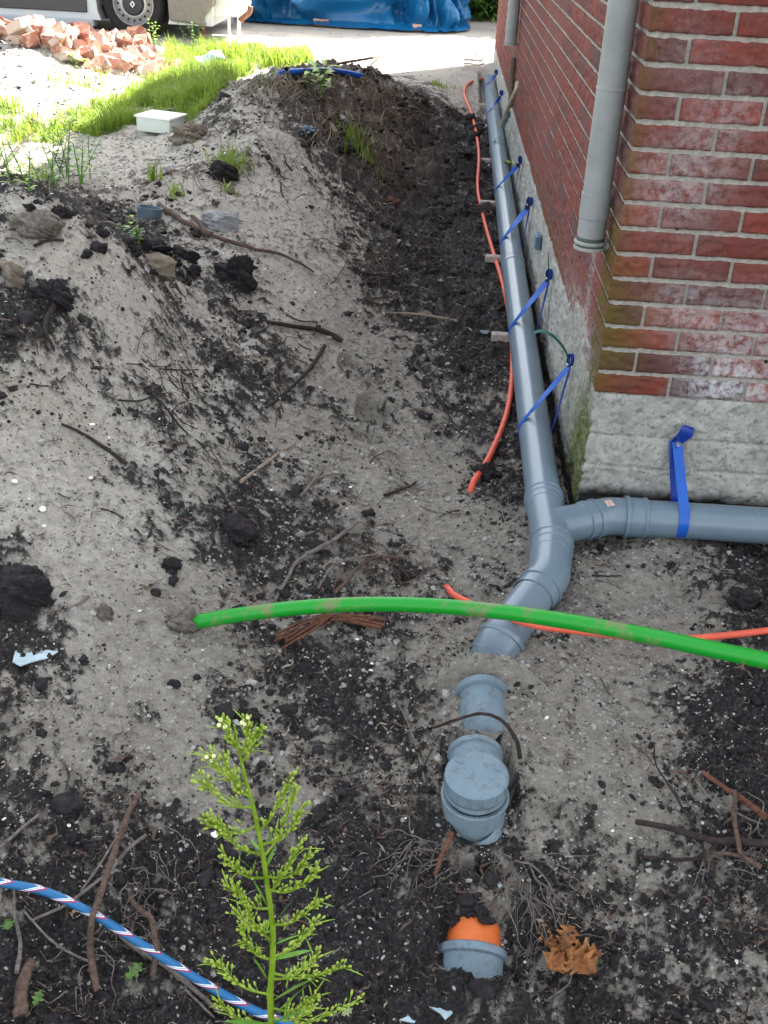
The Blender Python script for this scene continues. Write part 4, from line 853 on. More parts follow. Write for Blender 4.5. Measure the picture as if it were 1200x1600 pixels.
# ------------------------------------------------------------------ clods and stones
def ico(sub):
    bm = bmesh.new(); bmesh.ops.create_icosphere(bm, subdivisions=sub, radius=1); v = np.array([x.co[:] for x in bm.verts]); f = [tuple(q.index for q in p.verts) for p in bm.faces]; bm.free(); return v, f
I1, I2, I4 = ico(1), ico(2), ico(5)
def lump(px, py, wpx, hpx, mat, label, cat, name, rough=.35, seed=0, flat=.7, sink=.25, yaw=0, ang=0):
    p = hit(px, py); m = mpx(p); v = I4[0].copy(); g = np.random.default_rng(seed)
    d = 1 + rough * (fbm(v[:, 0] * 1.0 + v[:, 2] * .7 + seed, v[:, 1] + v[:, 2] * .9, 1.4, 6, seed, .58)) * 1.5
    if ang: # facet
        for _ in range(ang):
            nn = g.normal(size=3); nn /= np.linalg.norm(nn); k_ = .62 + .2 * g.random(); s = v @ nn; v = v - np.maximum(0, s - k_)[:, None] * nn
    v = v * d[:, None] * np.array([wpx * m / 2, wpx * m / 2 * .8, hpx * m / 2 * 1.1]); ca, sa = math.cos(yaw), math.sin(yaw); v = np.stack([v[:, 0] * ca - v[:, 1] * sa, v[:, 0] * sa + v[:, 1] * ca, v[:, 2]], -1)
    loc = (p[0], p[1], p[2] + hpx * m / 2 * (1 - 2 * sink)); mb = MB(); mb.add(v, I4[1]); o = mb.build(name, mat); o.location = loc; return tag(o, label, cat)
kcl = NT('black_clod'); MCL = kcl.done(kcl.ramp(kcl.noise(60, 7, .75), [(.3, (.008, .007, .008)), (.6, (.035, .03, .032)), (.8, (.11, .10, .10))]), .85, kcl.bump(kcl.noise(80, 6, .75), 1., .008), .25)
ksc = NT('sandy_clod'); MSC = ksc.done(ksc.ramp(ksc.noise(45, 7, .7), [(.3, (.14, .135, .125)), (.5, (.32, .31, .29)), (.75, (.46, .45, .43))]), .9, ksc.bump(ksc.noise(90, 6, .75), .9, .005), .2)
ksd = NT('brown_sandy_clod'); MSD = ksd.done(ksd.ramp(ksd.noise(45, 7, .7), [(.3, (.05, .045, .038)), (.5, (.14, .125, .105)), (.75, (.24, .22, .19))]), .9, ksd.bump(ksd.noise(90, 6, .75), .9, .005), .2)
kst = NT('grey_stone'); MST = kst.done(kst.ramp(kst.noise(20, 6, .7), [(.3, (.16, .165, .17)), (.7, (.30, .31, .315))]), .8, kst.bump(kst.noise(50, 6, .7), .6, .004), .3)
kbs = NT('brown_stone'); MBS = kbs.done(kbs.ramp(kbs.noise(18, 6, .7), [(.35, (.11, .085, .05)), (.7, (.24, .22, .19))]), .85, kbs.bump(kbs.noise(50, 6, .7), .6, .004), .3)
lump(55,358,75,42,MSD,'flat sandy lump on the pale crest at the left edge','clod','sand_clod',.25,1,sink=.35)
lump(245,428,68,40,MBS,'brown-sided stone set in the edge of the left mound','stone','stone',.2,2,ang=5,sink=.3)
lump(345,352,62,30,MST,'grey stone beside the forked branch','stone','stone',.25,3,ang=4,sink=.3)
lump(285,978,46,40,MSD,'dark sandy lump at the open end of the green conduit','clod','sand_clod',.35,4,ang=3,sink=.25)
lump(370,440,58,56,MCL,'big black crumbly clod right of the brown-sided stone','clod','soil_clod',.6,5,sink=.35)
lump(368,835,62,44,MCL,'smooth black clod on the sand above the conduit end','clod','soil_clod',.35,6,sink=.4)
lump(268,888,34,24,MCL,'small black clod on the pale slope above the conduit end','clod','soil_clod',.6,7,sink=.4)
lump(30,930,88,66,MCL,'black earth mound at the left edge under the yellow leaf','clod','soil_clod',.4,8,sink=.5)
lump(20,440,32,36,MBS,'brown crumbly lump at the left edge','clod','soil_clod',.4,9,sink=.3)
lump(85,470,52,46,MCL,'black clod beside the brown lump at the left edge','clod','soil_clod',.6,10,sink=.4)
lump(165,965,24,38,MSD,'small sandy lump midway between black mound and conduit end','clod','sand_clod',.4,11,sink=.4)
lump(240,392,50,22,MCL,'black earth ledge under the forked branch','clod','soil_clod',.5,12,sink=.4)
lump(290,405,36,30,MCL,'small black clod between brown-sided stone and forked branch','clod','soil_clod',.6,13,sink=.4)
lump(1155,945,44,34,MCL,'black clod on the grey sand near the right edge','clod','soil_clod',.6,14,sink=.4)
lump(1120,1375+0,30,22,MSD,'pale lump below the crossing sticks','clod','sand_clod',.4,15,sink=.4)
lump(385,1125,36,30,MCL,'black clod behind the top of the green weed','clod','soil_clod',.6,16,sink=.45)
lump(300,215,60,30,MBS,'brown earth lump beside the white box','clod','soil_clod',.5,17,sink=.35)
lump(345,275,44,26,MCL,'black clod among grass below the pale hump','clod','soil_clod',.5,18,sink=.4)
lump(760,745,40,26,MCL,'black soil lump by the pipe where the orange cable ends','clod','soil_clod',.6,19,sink=.45)
lump(752,1432,34,22,MCL,'black clod lying on the back of the orange pipe end','clod','soil_clod',.7,22,sink=.3)
lump(704,1436,22,16,MCL,'small black clod left of the orange pipe end','clod','soil_clod',.7,23,sink=.3)
lump(244,928,17,13,MCL,'round dark pebble-sized crumb near the conduit end','clod','soil_clod',.3,20,sink=.3)
lump(272,1072,18,16,MCL,'round dark crumb on sand below the conduit end','clod','soil_clod',.3,21,sink=.3)

g_ = np.random.default_rng(77)
for i_ in range(26):
    t_ = g_.random(); px = 40 + 260 * t_ + g_.normal(0, 10); py = 300 + 120 * t_ ** 1.15 + abs(g_.normal(0, 14)); sz_ = g_.uniform(9, 22)
    o = lump(px, py, sz_ * 1.2, sz_ * .8, MCL, 'black crumbly clod in the dark band along the left mound crest', 'clod', 'soil_clod', .5, 100 + i_, sink=.35, yaw=g_.uniform(0, 3)); o['group'] = 'black clods along the left mound crest'
# crumbs, grit, shells: uncountable litter
def scatter(n, accept, size, base, squash, seed, ymax=9.2):
    g = np.random.default_rng(seed); V = []; F = []; cnt = 0; off = 0; bv, bf = base; bf = np.array(bf)
    Vs, Fs = [], []
    while cnt < n:
        m = 20000; yy = Y0 * (ymax / Y0) ** g.random(m); l, r = xlr(yy); xx = l + (r - l) * g.random(m)
        ok = g.random(m) < accept(xx, yy, g); ok &= ~((xx > WX - .02) & (yy > WY - .03)); xx = xx[ok][:n - cnt]; yy = yy[ok][:n - cnt]; k_ = len(xx)
        if k_ == 0: continue
        sz = size(g, k_) * (.6 + .28 * yy); zz = sG(xx, yy)
        P_ = bv[None] * (1 + g.normal(0, .22, (k_, len(bv), 1)))
        S_ = np.stack([sz * g.uniform(.7, 1.5, k_), sz * g.uniform(.7, 1.3, k_), sz * squash * g.uniform(.7, 1.3, k_)], -1)
        P_ = P_ * S_[:, None]
        a = g.uniform(0, 6.28, k_); ti = g.normal(0, .35, k_); ca, sa = np.cos(a)[:, None], np.sin(a)[:, None]; ct, st_ = np.cos(ti)[:, None], np.sin(ti)[:, None]
        X_, Y_, Z_ = P_[..., 0], P_[..., 1], P_[..., 2]; Y_, Z_ = Y_ * ct - Z_ * st_, Y_ * st_ + Z_ * ct; X_, Y_ = X_ * ca - Y_ * sa, X_ * sa + Y_ * ca
        V_ = np.stack([X_ + xx[:, None], Y_ + yy[:, None], Z_ + (zz + sz * squash * .35)[:, None]], -1)
        Vs.append(V_.reshape(-1, 3)); Fs.append((bf[None] + (off + np.arange(k_) * len(bv))[:, None, None]).reshape(-1, bf.shape[1])); off += k_ * len(bv); cnt += k_
    return np.concatenate(Vs), np.concatenate(Fs)
def bulk(name, V, F, mat, label, cat, smooth=False):
    me = bpy.data.meshes.new(name); me.vertices.add(len(V)); me.vertices.foreach_set('co', V.astype(np.float32).ravel()); k_ = F.shape[1]
    me.loops.add(F.size); me.loops.foreach_set('vertex_index', F.astype(np.int32).ravel()); me.polygons.add(len(F)); me.polygons.foreach_set('loop_start', (np.arange(len(F)) * k_).astype(np.int32)); me.polygons.foreach_set('loop_total', np.full(len(F), k_, np.int32))
    me.update(calc_edges=True); me.polygons.foreach_set('use_smooth', np.full(len(F), smooth)); me.materials.append(mat); o = bpy.data.objects.new(name, me); C.objects.link(o); return tag(o, label, cat, kind='stuff')
lf = lambda mu, sg, mx: (lambda g, k_: np.minimum(np.exp(g.normal(math.log(mu), sg, k_)), mx))
cl = lambda x, y: sstep(-.1, .35, fbm(x, y, 7, 3, 33))
V, F = scatter(60000, lambda x, y, g: np.clip(sB(x, y) ** 1.3 + .012, 0, 1) * (.1 + cl(x, y)) * (y < 9), lf(.0015, .55, .008), I1, .7, 1)
bulk('soil_crumbs', V, F, MCL, 'black crumbs of humus strewn over sand and soil', 'soil crumbs')
V, F = scatter(6500, lambda x, y, g: np.clip(sB(x, y) ** 2, 0, 1) * (.05 + cl(x, y)), lf(.0045, .55, .022), I2, .65, 2)
bulk('soil_crumbs', V, F, MCL, 'larger black soil crumbs clustered in the dark patches', 'soil crumbs', True)
V, F = scatter(30000, lambda x, y, g: np.clip(1 - sB(x, y), 0, 1), lf(.0018, .5, .010), I1, .7, 3)
bulk('sand_crumbs', V, F, MSC, 'grey sand crumbs on the pale sand', 'sand crumbs')
SHL = simple('bleached_shell', (.72, .70, .64), .5, .15, 80, .1)
V, F = scatter(1300, lambda x, y, g: np.full(x.shape, .6), lf(.0016, .45, .0055), I1, .35, 4)
bulk('shell_fragments', V, F, SHL, 'tiny white shell fragments sprinkled in the soil', 'shell grit')
_v = []; _f = []
for i_ in range(5):
    t_ = i_ / 2 - 1; r_0 = .05 * (1.15 - abs(t_))
    for k_ in range(3): a_ = k_ * 2.094; _v.append((t_, .55 * (t_ * t_ - .5) + .18 * math.sin(t_ * 4) + r_0 * math.cos(a_), r_0 * math.sin(a_) + .12 * math.cos(t_ * 3)))
for i_ in range(4):
    for k_ in range(3): _f.append((i_ * 3 + k_, i_ * 3 + (k_ + 1) % 3, i_ * 3 + 3 + (k_ + 1) % 3, i_ * 3 + 3 + k_))
bx = (np.array(_v), _f)
V, F = scatter(16000, lambda x, y, g: np.clip(sB(x, y) * .8 + .2, 0, 1) * (.3 + cl(x, y)), lf(.007, .5, .024), bx, 1, 5)
bulk('root_litter', V, F, bark('brown'), 'fine chopped rootlets and bark chips mixed in the soil', 'root litter')
V, F = scatter(16000, lambda x, y, g: np.clip(sB(x, y) * .8 + .1, 0, 1) * (.3 + cl(x, y)), lf(.0045, .5, .016), bx, 1, 6)
bulk('root_litter', V, F, simple('pale_straw', (.24, .21, .16), .9), 'fine pale straw bits mixed in the soil', 'straw litter')
# countable pale shells
for (px, py, s) in ((67,796,14),(23,753,13),(142,747,8),(69,822,7),(424,766,7),(112,1250+1,9),(108,1290,8),(335,1304,15),(310,1305,8),(1150,1503,9),(1009,1430,7),(820,1503,7),(742,742,6),(235,456,8),(282,555,6),(46,580+200,6),(218,955,8),(455,1070,5),(985,1405,6),(854,1122,9),(700,920,7),(1178,1545,7)):
    p = hit(px, py); m = mpx(p) * s / 2; v = I2[0] * np.array([m, m * .8, m * .4]); v[:, 2] *= np.where(v[:, 2] < 0, .2, 1); mb = MB(); mb.add(v, I2[1]); o = mb.build('shell', SHL); o.location = (p[0], p[1], p[2] + m * .15); o.rotation_euler = (random.uniform(-.3, .3), random.uniform(-.3, .3), random.uniform(0, 6))
    tag(o, 'small white shell lying on the dug ground', 'shell', 'white shells on the dug ground')

# ------------------------------------------------------------------ leaves
def oak_leaf(L, W, lob, curl, seed, n=26):
    g = np.random.default_rng(seed); V = []; F = []
    for i in range(n + 1):
        t = i / n; w_ = W * (math.sin(math.pi * min(1, t * .93 + .05)) ** .6) * (.72 + .28 * math.cos(t * 2 * math.pi * lob + 2)) * (.45 + 1.1 * t if t < .5 else 1)
        for k_ in range(-4, 5):
            u = k_ / 4; V.append((L * t, w_ * u * (1 + .06 * g.normal()), curl * L * (abs(u) ** 1.5 * .5 - .25 * math.sin(t * 3.1)) + .02 * L * g.normal() + .12 * L * math.sin(u * 5 + t * 8) * curl))
    for i in range(n):
        for k_ in range(8): a = i * 9 + k_; F.append((a, a + 1, a + 10, a + 9))
    return np.array(V), F
def rotv(v, rx, ry, rz): return np.array([ (Matrix.Rotation(rz, 3, 'Z') @ Matrix.Rotation(ry, 3, 'Y') @ Matrix.Rotation(rx, 3, 'X')) @ Vector(p) for p in v.tolist()])
kl = NT('dry_oak_leaf'); OAK = kl.done(kl.ramp(kl.noise(60, 5, .7), [(.3, (.16, .06, .02)), (.6, (.36, .16, .06)), (.8, (.5, .30, .14))]), .7, kl.bump(kl.noise(120, 4), .4, .002), .3)
p = hit(892, 1525); m = mpx(p); lf_ = thing('dry_leaf', 'curled orange-brown dead oak leaf in the dark lower right hollow', 'leaf', tuple(p))
for (dx, dy, L, W, rz, rx, sd_) in ((-.012, .03, .085, .040, -.9, .3, 1), (-.03, .03, .07, .034, -1.8, -.4, 2), (-.01, .03, .07, .032, -.25, .5, 3), (-.03, .03, .06, .03, 2.2, .4, 4), (-.02,.03,.06,.03,1.2,.5,5)):
    v, f = oak_leaf(L, W, 4.5, .35, sd_); v = rotv(v, rx, -.35, rz); mb = MB(); mb.add(v, f); o = mb.build('blade', OAK); o.parent = lf_; o.location = (dx, dy, .025)
mb = MB(); tube(mb, catmull([p + np.array([.0, -.005, .02]), p + np.array([-.01, -.03, .012]), p + np.array([-.05, -.06, .004])], 5), .0016, 6); under(mb.build('leaf_stalk', bark('grey')), lf_)
GLF = simple('green_oak_leaf', (.10, .20, .045), .5, .3, 60, .2); YLF = simple('yellow_leaf', (.55, .33, .08), .6, .3, 60)
for (px, py, s, ml, lab, rz) in ((210,1525,34,GLF,'small green oak leaf lying under the striped hose',.9),(14,1452,30,GLF,'pale green lobed leaf at the left edge below the hose',-1.2),(60,1567,26,GLF,'small dull green leaf beside the stout branch stub',1.4),(926,1511,18,GLF,'tiny green leaf beside the dead oak leaf',.4),(542,1588,20,simple('pale_green_leaf',(.30,.36,.16),.5),'pale round leaf at the bottom edge right of the weed',.5),(6,905,26,YLF,'yellow-orange withered leaf on the black mound at the left edge',.3),(120,1428,18,simple('tan_leaf',(.35,.20,.10),.6),'tan leaf scrap tucked under the striped hose',.9)):
    p = hit(px, py); m = mpx(p) * s; v, f = oak_leaf(m, m * .38, 3.5, .18, int(px)); v[:, 0] -= m / 2; v = rotv(v, .2, -.3, rz); mb = MB(); mb.add(v, f); o = mb.build('leaf', ml); o.location = (p[0], p[1], p[2] + .012); tag(o, lab, 'leaf')

# ------------------------------------------------------------------ litter things
RGP = simple('blue_grey_plastic_ring', (.10, .145, .175), .45)
p = hit(233, 340); t_ = MB(); lathe(t_, (0, 0, 0), (0, 0, 1), [(0, .048), (0, .052), (.045, .054), (.045, .050), (.0, .048)], 36); o = t_.build('pipe_ring', RGP); o.location = (p[0], p[1], p[2] + .0); o.rotation_euler = (-.12, .1, 0); tag(o, 'grey plastic pipe ring standing on the pale sand', 'pipe ring')
p = hit(253, 204); bxo = thing('white_box', 'white flat box lying on sand at the grass edge', 'box', tuple(p), rz=-.30)
WHT = simple('white_card', (.78, .79, .78), .6, .06, 20, .05)
mb = MB(); box(mb, (0, 0, .04), (.21, .19, .075)); o = mb.build('tray', simple('grey_white_card', (.55, .60, .57), .6, .06)); o.parent = bxo; o.modifiers.new('bevel', 'BEVEL').width = .004
mb = MB(); box(mb, (-.002, .002, .083), (.225, .20, .010)); o = mb.build('lid', WHT, smooth=False); o.parent = bxo
p = hit(328, 108); mb = MB(); v = np.array([(x * .12, y * .045, .012 * math.sin(x * 5) + .01 * y) for y in (-1, 0, 1) for x in np.linspace(-1, 1, 9)]); mb.add(v, [(j * 9 + i, j * 9 + i + 1, j * 9 + i + 10, j * 9 + i + 9) for j in range(2) for i in range(8)]); o = mb.build('plastic_scrap', simple('pale_blue_plastic', (.42, .56, .60), .3)); so_ = o.modifiers.new('solid', 'SOLIDIFY'); so_.thickness = .006; o.location = (p[0], p[1], p[2] + .09); o.rotation_euler = (.5, -.3, .5); tag(o, 'pale blue plastic sheet scrap lying on top of the grass', 'plastic scrap')
def crumple(px, py, s, mat, label, seed, squash=.6, name='plastic_bag', cat='plastic bag'):
    p = hit(px, py); m = mpx(p) * s / 2; v = I4[0].copy(); d = 1 + .9 * fbm(v[:, 0] + seed, v[:, 1] + v[:, 2] * 1.3, 2.2, 4, seed) ; v = v * d[:, None] * np.array([m, m * .8, m * squash]); mb = MB(); mb.add(v, I4[1]); o = mb.build(name, mat); o.location = (p[0], p[1], p[2] + m * squash * .5); return tag(o, label, cat)
crumple(302, 148, 28, simple('grey_green_film', (.35, .42, .36), .35), 'crumpled clear plastic bag sunk in the shaded grass', 3)
crumple(482, 206, 24, simple('dark_blue_film', (.10, .14, .18), .3), 'dark bluish plastic lump tucked under the spoil heap', 4, .4, 'plastic_scrap', 'plastic scrap')
def shard(px, py, pts_, mat, label, rz=0, tilt_=(.1, .1), name='plastic_shard', cat='plastic piece', lift=.006):
    p = hit(px, py); m = mpx(p); v = [(a * m, -b * m * 1.5, 0) for a, b in pts_]; mb = MB(); mb.add(v, [tuple(range(len(v)))[::-1]]); o = mb.build(name, mat, smooth=False); s_ = o.modifiers.new('s', 'SOLIDIFY'); s_.thickness = .003; o.location = (p[0], p[1], p[2] + lift); o.rotation_euler = (tilt_[0], tilt_[1], rz); return tag(o, label, cat)
PB = simple('pale_blue_pvc_chip', (.36, .47, .52), .4, .15)
shard(45, 1030, [(-24,-6),(-2,-12),(6,-3),(20,-14),(42,-18),(30,-4),(8,6),(-6,14),(-20,10)], PB, 'pale blue-grey plastic sheet torn edge sticking out at the left')
shard(690, 1581, [(-20,-2),(-6,-1),(6,-8),(14,-6),(17,2),(6,10),(-2,4)], PB, 'pale grey-blue plastic chip below the orange pipe end')
shard(640, 1596, [(-16,2),(-2,-4),(12,-5),(8,3)], PB, 'pale plastic chip at the very bottom edge')
shard(774, 1378, [(-10,-10),(0,-6),(10,6),(6,8),(-4,-1)], PB, 'small pale plastic sliver below the riser outlet')
shard(757, 521, [(-12,-3),(6,-5),(10,2),(-6,4)], simple('blue_slate', (.12, .16, .22), .5), 'dark blue-grey slate chip on the trench floor')
shard(535, 182, [(-10,-12),(2,-9),(8,2),(14,14),(8,13),(-4,0)], simple('foggy_plastic', (.45, .52, .55), .25), 'clear plastic strip hanging in the spoil heap face', tilt_=(.7, .2))
crumple(612, 318, 22, simple('reddish_leaf', (.13, .06, .045), .8), 'reddish crumpled leaf at the trench edge below the heap', 6, .5, 'dry_leaf', 'leaf')

# ------------------------------------------------------------------ foreground weed
k = NT('weed_green'); WG = k.done(k.ramp(k.noise(70, 4), [(.3, (.12, .21, .010)), (.7, (.20, .31, .02))]), .5, None, .35); pass
k = NT('weed_leaf'); WL = k.done(k.ramp(k.noise(50, 4), [(.3, (.06, .17, .015)), (.7, (.12, .26, .03))]), .5, None, .35)
WBD = simple('bud_green', (.25, .34, .04), .5, .2, 200); WFL = simple('cream_flower', (.55, .58, .30), .6, .15, 200)
YP = .62
def wp(px, py, dy=0): return at_y(px, py, YP + dy)
spine_px = [(366,1132),(372,1165),(383,1215),(396,1262),(405,1305),(412,1345),(420,1400),(426,1450),(426,1500),(422,1560),(424,1602)]
sp = np.array([wp(*q) for q in spine_px]); base = np.array([sp[-1][0] + .02, YP, gz(sp[-1][0] + .02, YP + .3) - .02])
weed = thing('tall_weed', 'tall bright green budding weed rising in the foreground', 'plant', tuple(base))
full = np.vstack([sp, sp[-1] * .5 + base * .5, base]); c = catmull(full, 6); r = np.interp(np.arange(len(c)), [0, 12, 60, len(c)], [.0007, .0015, .0029, .0042])
mb = MB(); tube(mb, c, r, 10); under(mb.build('stem', WG), weed)
bud_v = I2[0] * np.array([.0017, .0017, .0032])
def bud(mbB, p, d, s=1.0):
    d = Vector(d).normalized(); q = d.to_track_quat('Z', 'Y').to_matrix(); M_ = np.array(q); mbB.add((bud_v * s) @ M_.T + p, I2[1])
def leafblade(mbx, p, d, L, W, droop=.2):
    d = np.array(d, float); d /= np.linalg.norm(d); up = np.array([0, 0, 1.]); s = np.cross(d, up); s /= np.linalg.norm(s) + 1e-9; V = []; n = 7
    for i in range(n):
        t = i / (n - 1); w_ = W * math.sin(math.pi * (t * .93 + .04)) ** .8 * .5; c_ = p + d * L * t - up * droop * L * t * t; V += [c_ - s * w_, c_ + up * w_ * -.25, c_ + s * w_]
    F = []
    for i in range(n - 1): F += [(3 * i, 3 * i + 1, 3 * i + 4, 3 * i + 3), (3 * i + 1, 3 * i + 2, 3 * i + 5, 3 * i + 4)]
    mbx.add(V, F)
g = random.Random(5)
brs = [((372,1165),(352,1135)),((378,1190),(385,1130)),((374,1170),(402,1145)),((386,1225),(330,1185)),((396,1262),(318,1222)),((400,1290),(330,1285)),((404,1300),(455,1215)),((411,1340),(460,1240)),((409,1335),(332,1282)),
 ((415,1370),(478,1340)),((414,1372),(350,1335)),((421,1420),(356,1385)),((420,1390),(490,1368)),((424,1445),(498,1410)),((426,1455),(372,1430)),((426,1495),(490,1445)),((426,1500),(378,1455)),((424,1520),(535,1512)),((424,1555),(340,1505)),((425,1530),(492,1500)),((424,1575),(488,1560)),((424,1605),(555,1565)),((422,1600),(345,1570)),((424,1590),(480,1575)),
 ((418,1400),(470,1320)),((408,1320),(470,1265)),((424,1470),(372,1390)),((392,1245),(352,1190))]
for bi, (a, b) in enumerate(brs):
    dyy = g.uniform(-.03, .03); A = wp(*a); B = wp(b[0], b[1], dyy); mid = A * .5 + B * .5 + np.array([g.uniform(-.003, .003), 0, -.010]); c = catmull([A, mid, B], 7)
    br_ = MB(); tube(br_, c, np.linspace(.0011, .0006, len(c)), 6); bud_mb = MB(); fl_mb = MB(); nfl = 0
    L = np.linalg.norm(B - A)
    for i in range(3, len(c)):
        t = i / (len(c) - 1)
        for s in range(4 if t > .5 else 2):
            d = np.array([g.uniform(-1, 1), g.uniform(-1, 1), g.uniform(.2, 1.3)]) * .5 + (B - A) / L * .6; d /= np.linalg.norm(d); LL = g.uniform(.003, .010); e = c[i] + d * LL
            tube(br_, [c[i], (c[i] + e) / 2, e], .00035, 4); top_ = b[1] < 1200
            bud(bud_mb, e + d * .0012, d, g.uniform(.42, .78))
            if g.random() < .16: leafblade(br_, c[i], d + np.array([g.uniform(-.5, .5), g.uniform(-.5, .5), -.2]), g.uniform(.010, .024), .0013)
    if bi in (0, 1, 3):
        for _ in range(3):
            e = B + np.array([g.uniform(-.004, .004), g.uniform(-.003, .003), g.uniform(-.002, .005)]); lathe(fl_mb, e, (g.uniform(-.3, .3), -.5, .7), [(0, .0008), (.0025, .0012), (.0034, .0016), (.0032, .0006), (.003, 0)], 10); nfl = 1
    br = under(br_.build('branch', WG), weed)
    o = bud_mb.build('buds', WBD); o.parent = br
    if nfl: o = fl_mb.build('flowers', WFL); o.parent = br
for i, (a, b, W) in enumerate([((410,1330),(428,1290),.004),((412,1350),(385,1300),.003),((418,1385),(372,1330),.003),((424,1450),(460,1395),.003),((424,1478),(470,1455),.0035),((424,1500),(488,1480),.005),((424,1565),(490,1520),.006),((424,1590),(480,1530),.006),((424,1600),(475,1572),.006),((424,1602),(350,1590),.006),((420,1420),(395,1370),.003),((424,1540),(395,1490),.003),((408,1330),(392,1310),.003),((414,1360),(430,1320),.003),((424,1480),(405,1440),.003)]):
    A = wp(*a); B = wp(b[0], b[1], g.uniform(-.02, .02)); mb = MB(); leafblade(mb, A, B - A, np.linalg.norm(B - A), W, .1); under(mb.build('leaf', WL), weed)

# ------------------------------------------------------------------ grass and small weeds
from math import sin, cos
def in_poly(px, py, poly):
    ins = np.zeros(len(px), bool); n = len(poly)
    for i in range(n):
        x1, y1 = poly[i]; x2, y2 = poly[(i + 1) % n]; c_ = ((y1 > py) != (y2 > py)) & (px < (x2 - x1) * (py - y1) / ((y2 - y1) + 1e-9) + x1); ins ^= c_
    return ins
def blades(xx, yy, L, Wd, g, lean=.5):
    n = len(xx); zz = sG(xx, yy); a = g.uniform(0, 6.28, n); ln = g.uniform(.1, 1, n) * lean; sa, ca = np.sin(a), np.cos(a); P_ = []
    for t, wf in ((0, 1), (.35, .9), (.7, .6), (1, .08)):
        cx = xx + ca * ln * L * t * t; cy = yy + sa * ln * L * t * t; cz = zz + L * t * (1 - .35 * ln * t) - .005
        for s in (-1, 1): P_.append(np.stack([cx - sa * Wd * wf * s * .5, cy + ca * Wd * wf * s * .5, cz], -1))
    V = np.stack(P_, 1).reshape(-1, 3); f = np.array([(0, 1, 3, 2), (2, 3, 5, 4), (4, 5, 7, 6)]); F = (f[None] + (np.arange(n) * 8)[:, None, None]).reshape(-1, 4); return V, F
GRS = NT('grass_blade'); GM = GRS.done(GRS.ramp(GRS.noise(14, 5, .8), [(.3, (.06, .13, .012)), (.5, (.13, .22, .025)), (.7, (.32, .36, .08))]), .6, None, .3)
tr = GRS.n('ShaderNodeBsdfTranslucent'); tr.inputs[0].default_value = (.30, .42, .05, 1); mx = GRS.n('ShaderNodeMixShader'); mx.inputs[0].default_value = .35; GRS.l(GRS.b.outputs[0], mx.inputs[1]); GRS.l(tr.outputs[0], mx.inputs[2]); GRS.l(mx.outputs[0], GRS.t.nodes['Material Output'].inputs[0])
gg = np.random.default_rng(21); n = 420000; gx = gg.uniform(-6, -.3, n); gy = gg.uniform(4.6, 11.4, n); u, v = proj(np.stack([gx, gy, sS(gx, gy)], -1))
P1 = [(105,205),(150,218),(205,205),(235,178),(300,190),(350,150),(385,120),(430,100),(490,100),(480,84),(420,70),(330,66),(265,80),(250,105),(290,110),(240,135),(190,160),(130,180),(60,170),(50,190)]
P2 = [(-60,168),(30,160),(70,190),(110,205),(95,225),(50,222),(-60,225)]
P3 = [(20,258),(60,255),(110,300),(60,305)]; P4 = [(150,120),(180,110),(150,150),(110,140),(60,150),(70,128)]
m1 = in_poly(u, v, P1); m2 = in_poly(u, v, P2) & (gg.random(n) < .5); m3 = in_poly(u, v, P3) & (gg.random(n) < .12); m4 = in_poly(u, v, P4) & (gg.random(n) < .15)
outm = (u < -60) & (fbm(gx, gy, 1.5, 3, 2) > 0)
clump = (fbm(gx, gy, 5, 4, 13) + .25 * (gg.random(n) - .5)) > np.where(v < 150, -.12, -.2)
m = (m1 | m2 | m3 | m4 | outm) & clump; gx, gy = gx[m], gy[m]; L = gg.uniform(.03, .15, len(gx)) * np.clip(.85 + 1.3 * fbm(gx, gy, 4, 3, 5), .25, 2); V, F = blades(gx, gy, L, .006, gg, 1.1)
bulk('grass', V, F, GM, 'patch of bright grass between the rubble pile and the spoil heap', 'grass')
print('grass blades', len(gx))
def tuft(px, py, spread, n, L, wdt, mat, label, seed=0, name='grass_tuft', cat='grass tuft', lean=.8):
    p = hit(px, py); m = mpx(p) * spread; g_ = np.random.default_rng(seed); V, F = blades(p[0] + g_.normal(0, m * .5, n), p[1] + g_.normal(0, m * .6, n), g_.uniform(.5, 1, n) * L, wdt, g_, lean)
    me_ = MB(); me_.add(V, [tuple(q_) for q_ in F.tolist()]); return tag(me_.build(name, mat), label, cat)
tuft(365, 262, 34, 160, .12, .004, GM, 'wispy grass tuft on the dark earth below the pale hump', 1)
tuft(560, 232, 40, 150, .14, .004, GM, 'olive grass tuft at the foot of the spoil heap', 2)
tuft(240, 280, 8, 26, .13, .007, GM, 'small spiky green seedling on the pale sand', 3, 'seedling', 'plant', .5)
tuft(275, 305, 12, 16, .10, .008, GM, 'thin green seedling above the forked branch', 4, 'seedling', 'plant')
tuft(360, 302, 14, 24, .07, .010, simple('pale_green_blade', (.24, .30, .10), .6), 'flattened pale green leaf clump in the middle sand', 5, 'seedling', 'plant', 1)
tuft(355, 60, 90, 700, .20, .008, GM, 'tall sunlit grass strip at the road edge', 6) if False else None
tuft(440, 100, 44, 380, .24, .008, GM, 'tall sunlit grass clump behind the blue pipe', 7)
tuft(370, 95, 30, 260, .22, .008, GM, 'tall sunlit grass clump right of the pale blue scrap', 17)
tuft(785, 370, 8, 30, .06, .004, GM, 'tiny grass sprouts between pipe and cable', 8)
tuft(690, 135, 26, 60, .06, .008, GM, 'low green weeds on the sunny patch by the trench end', 9)
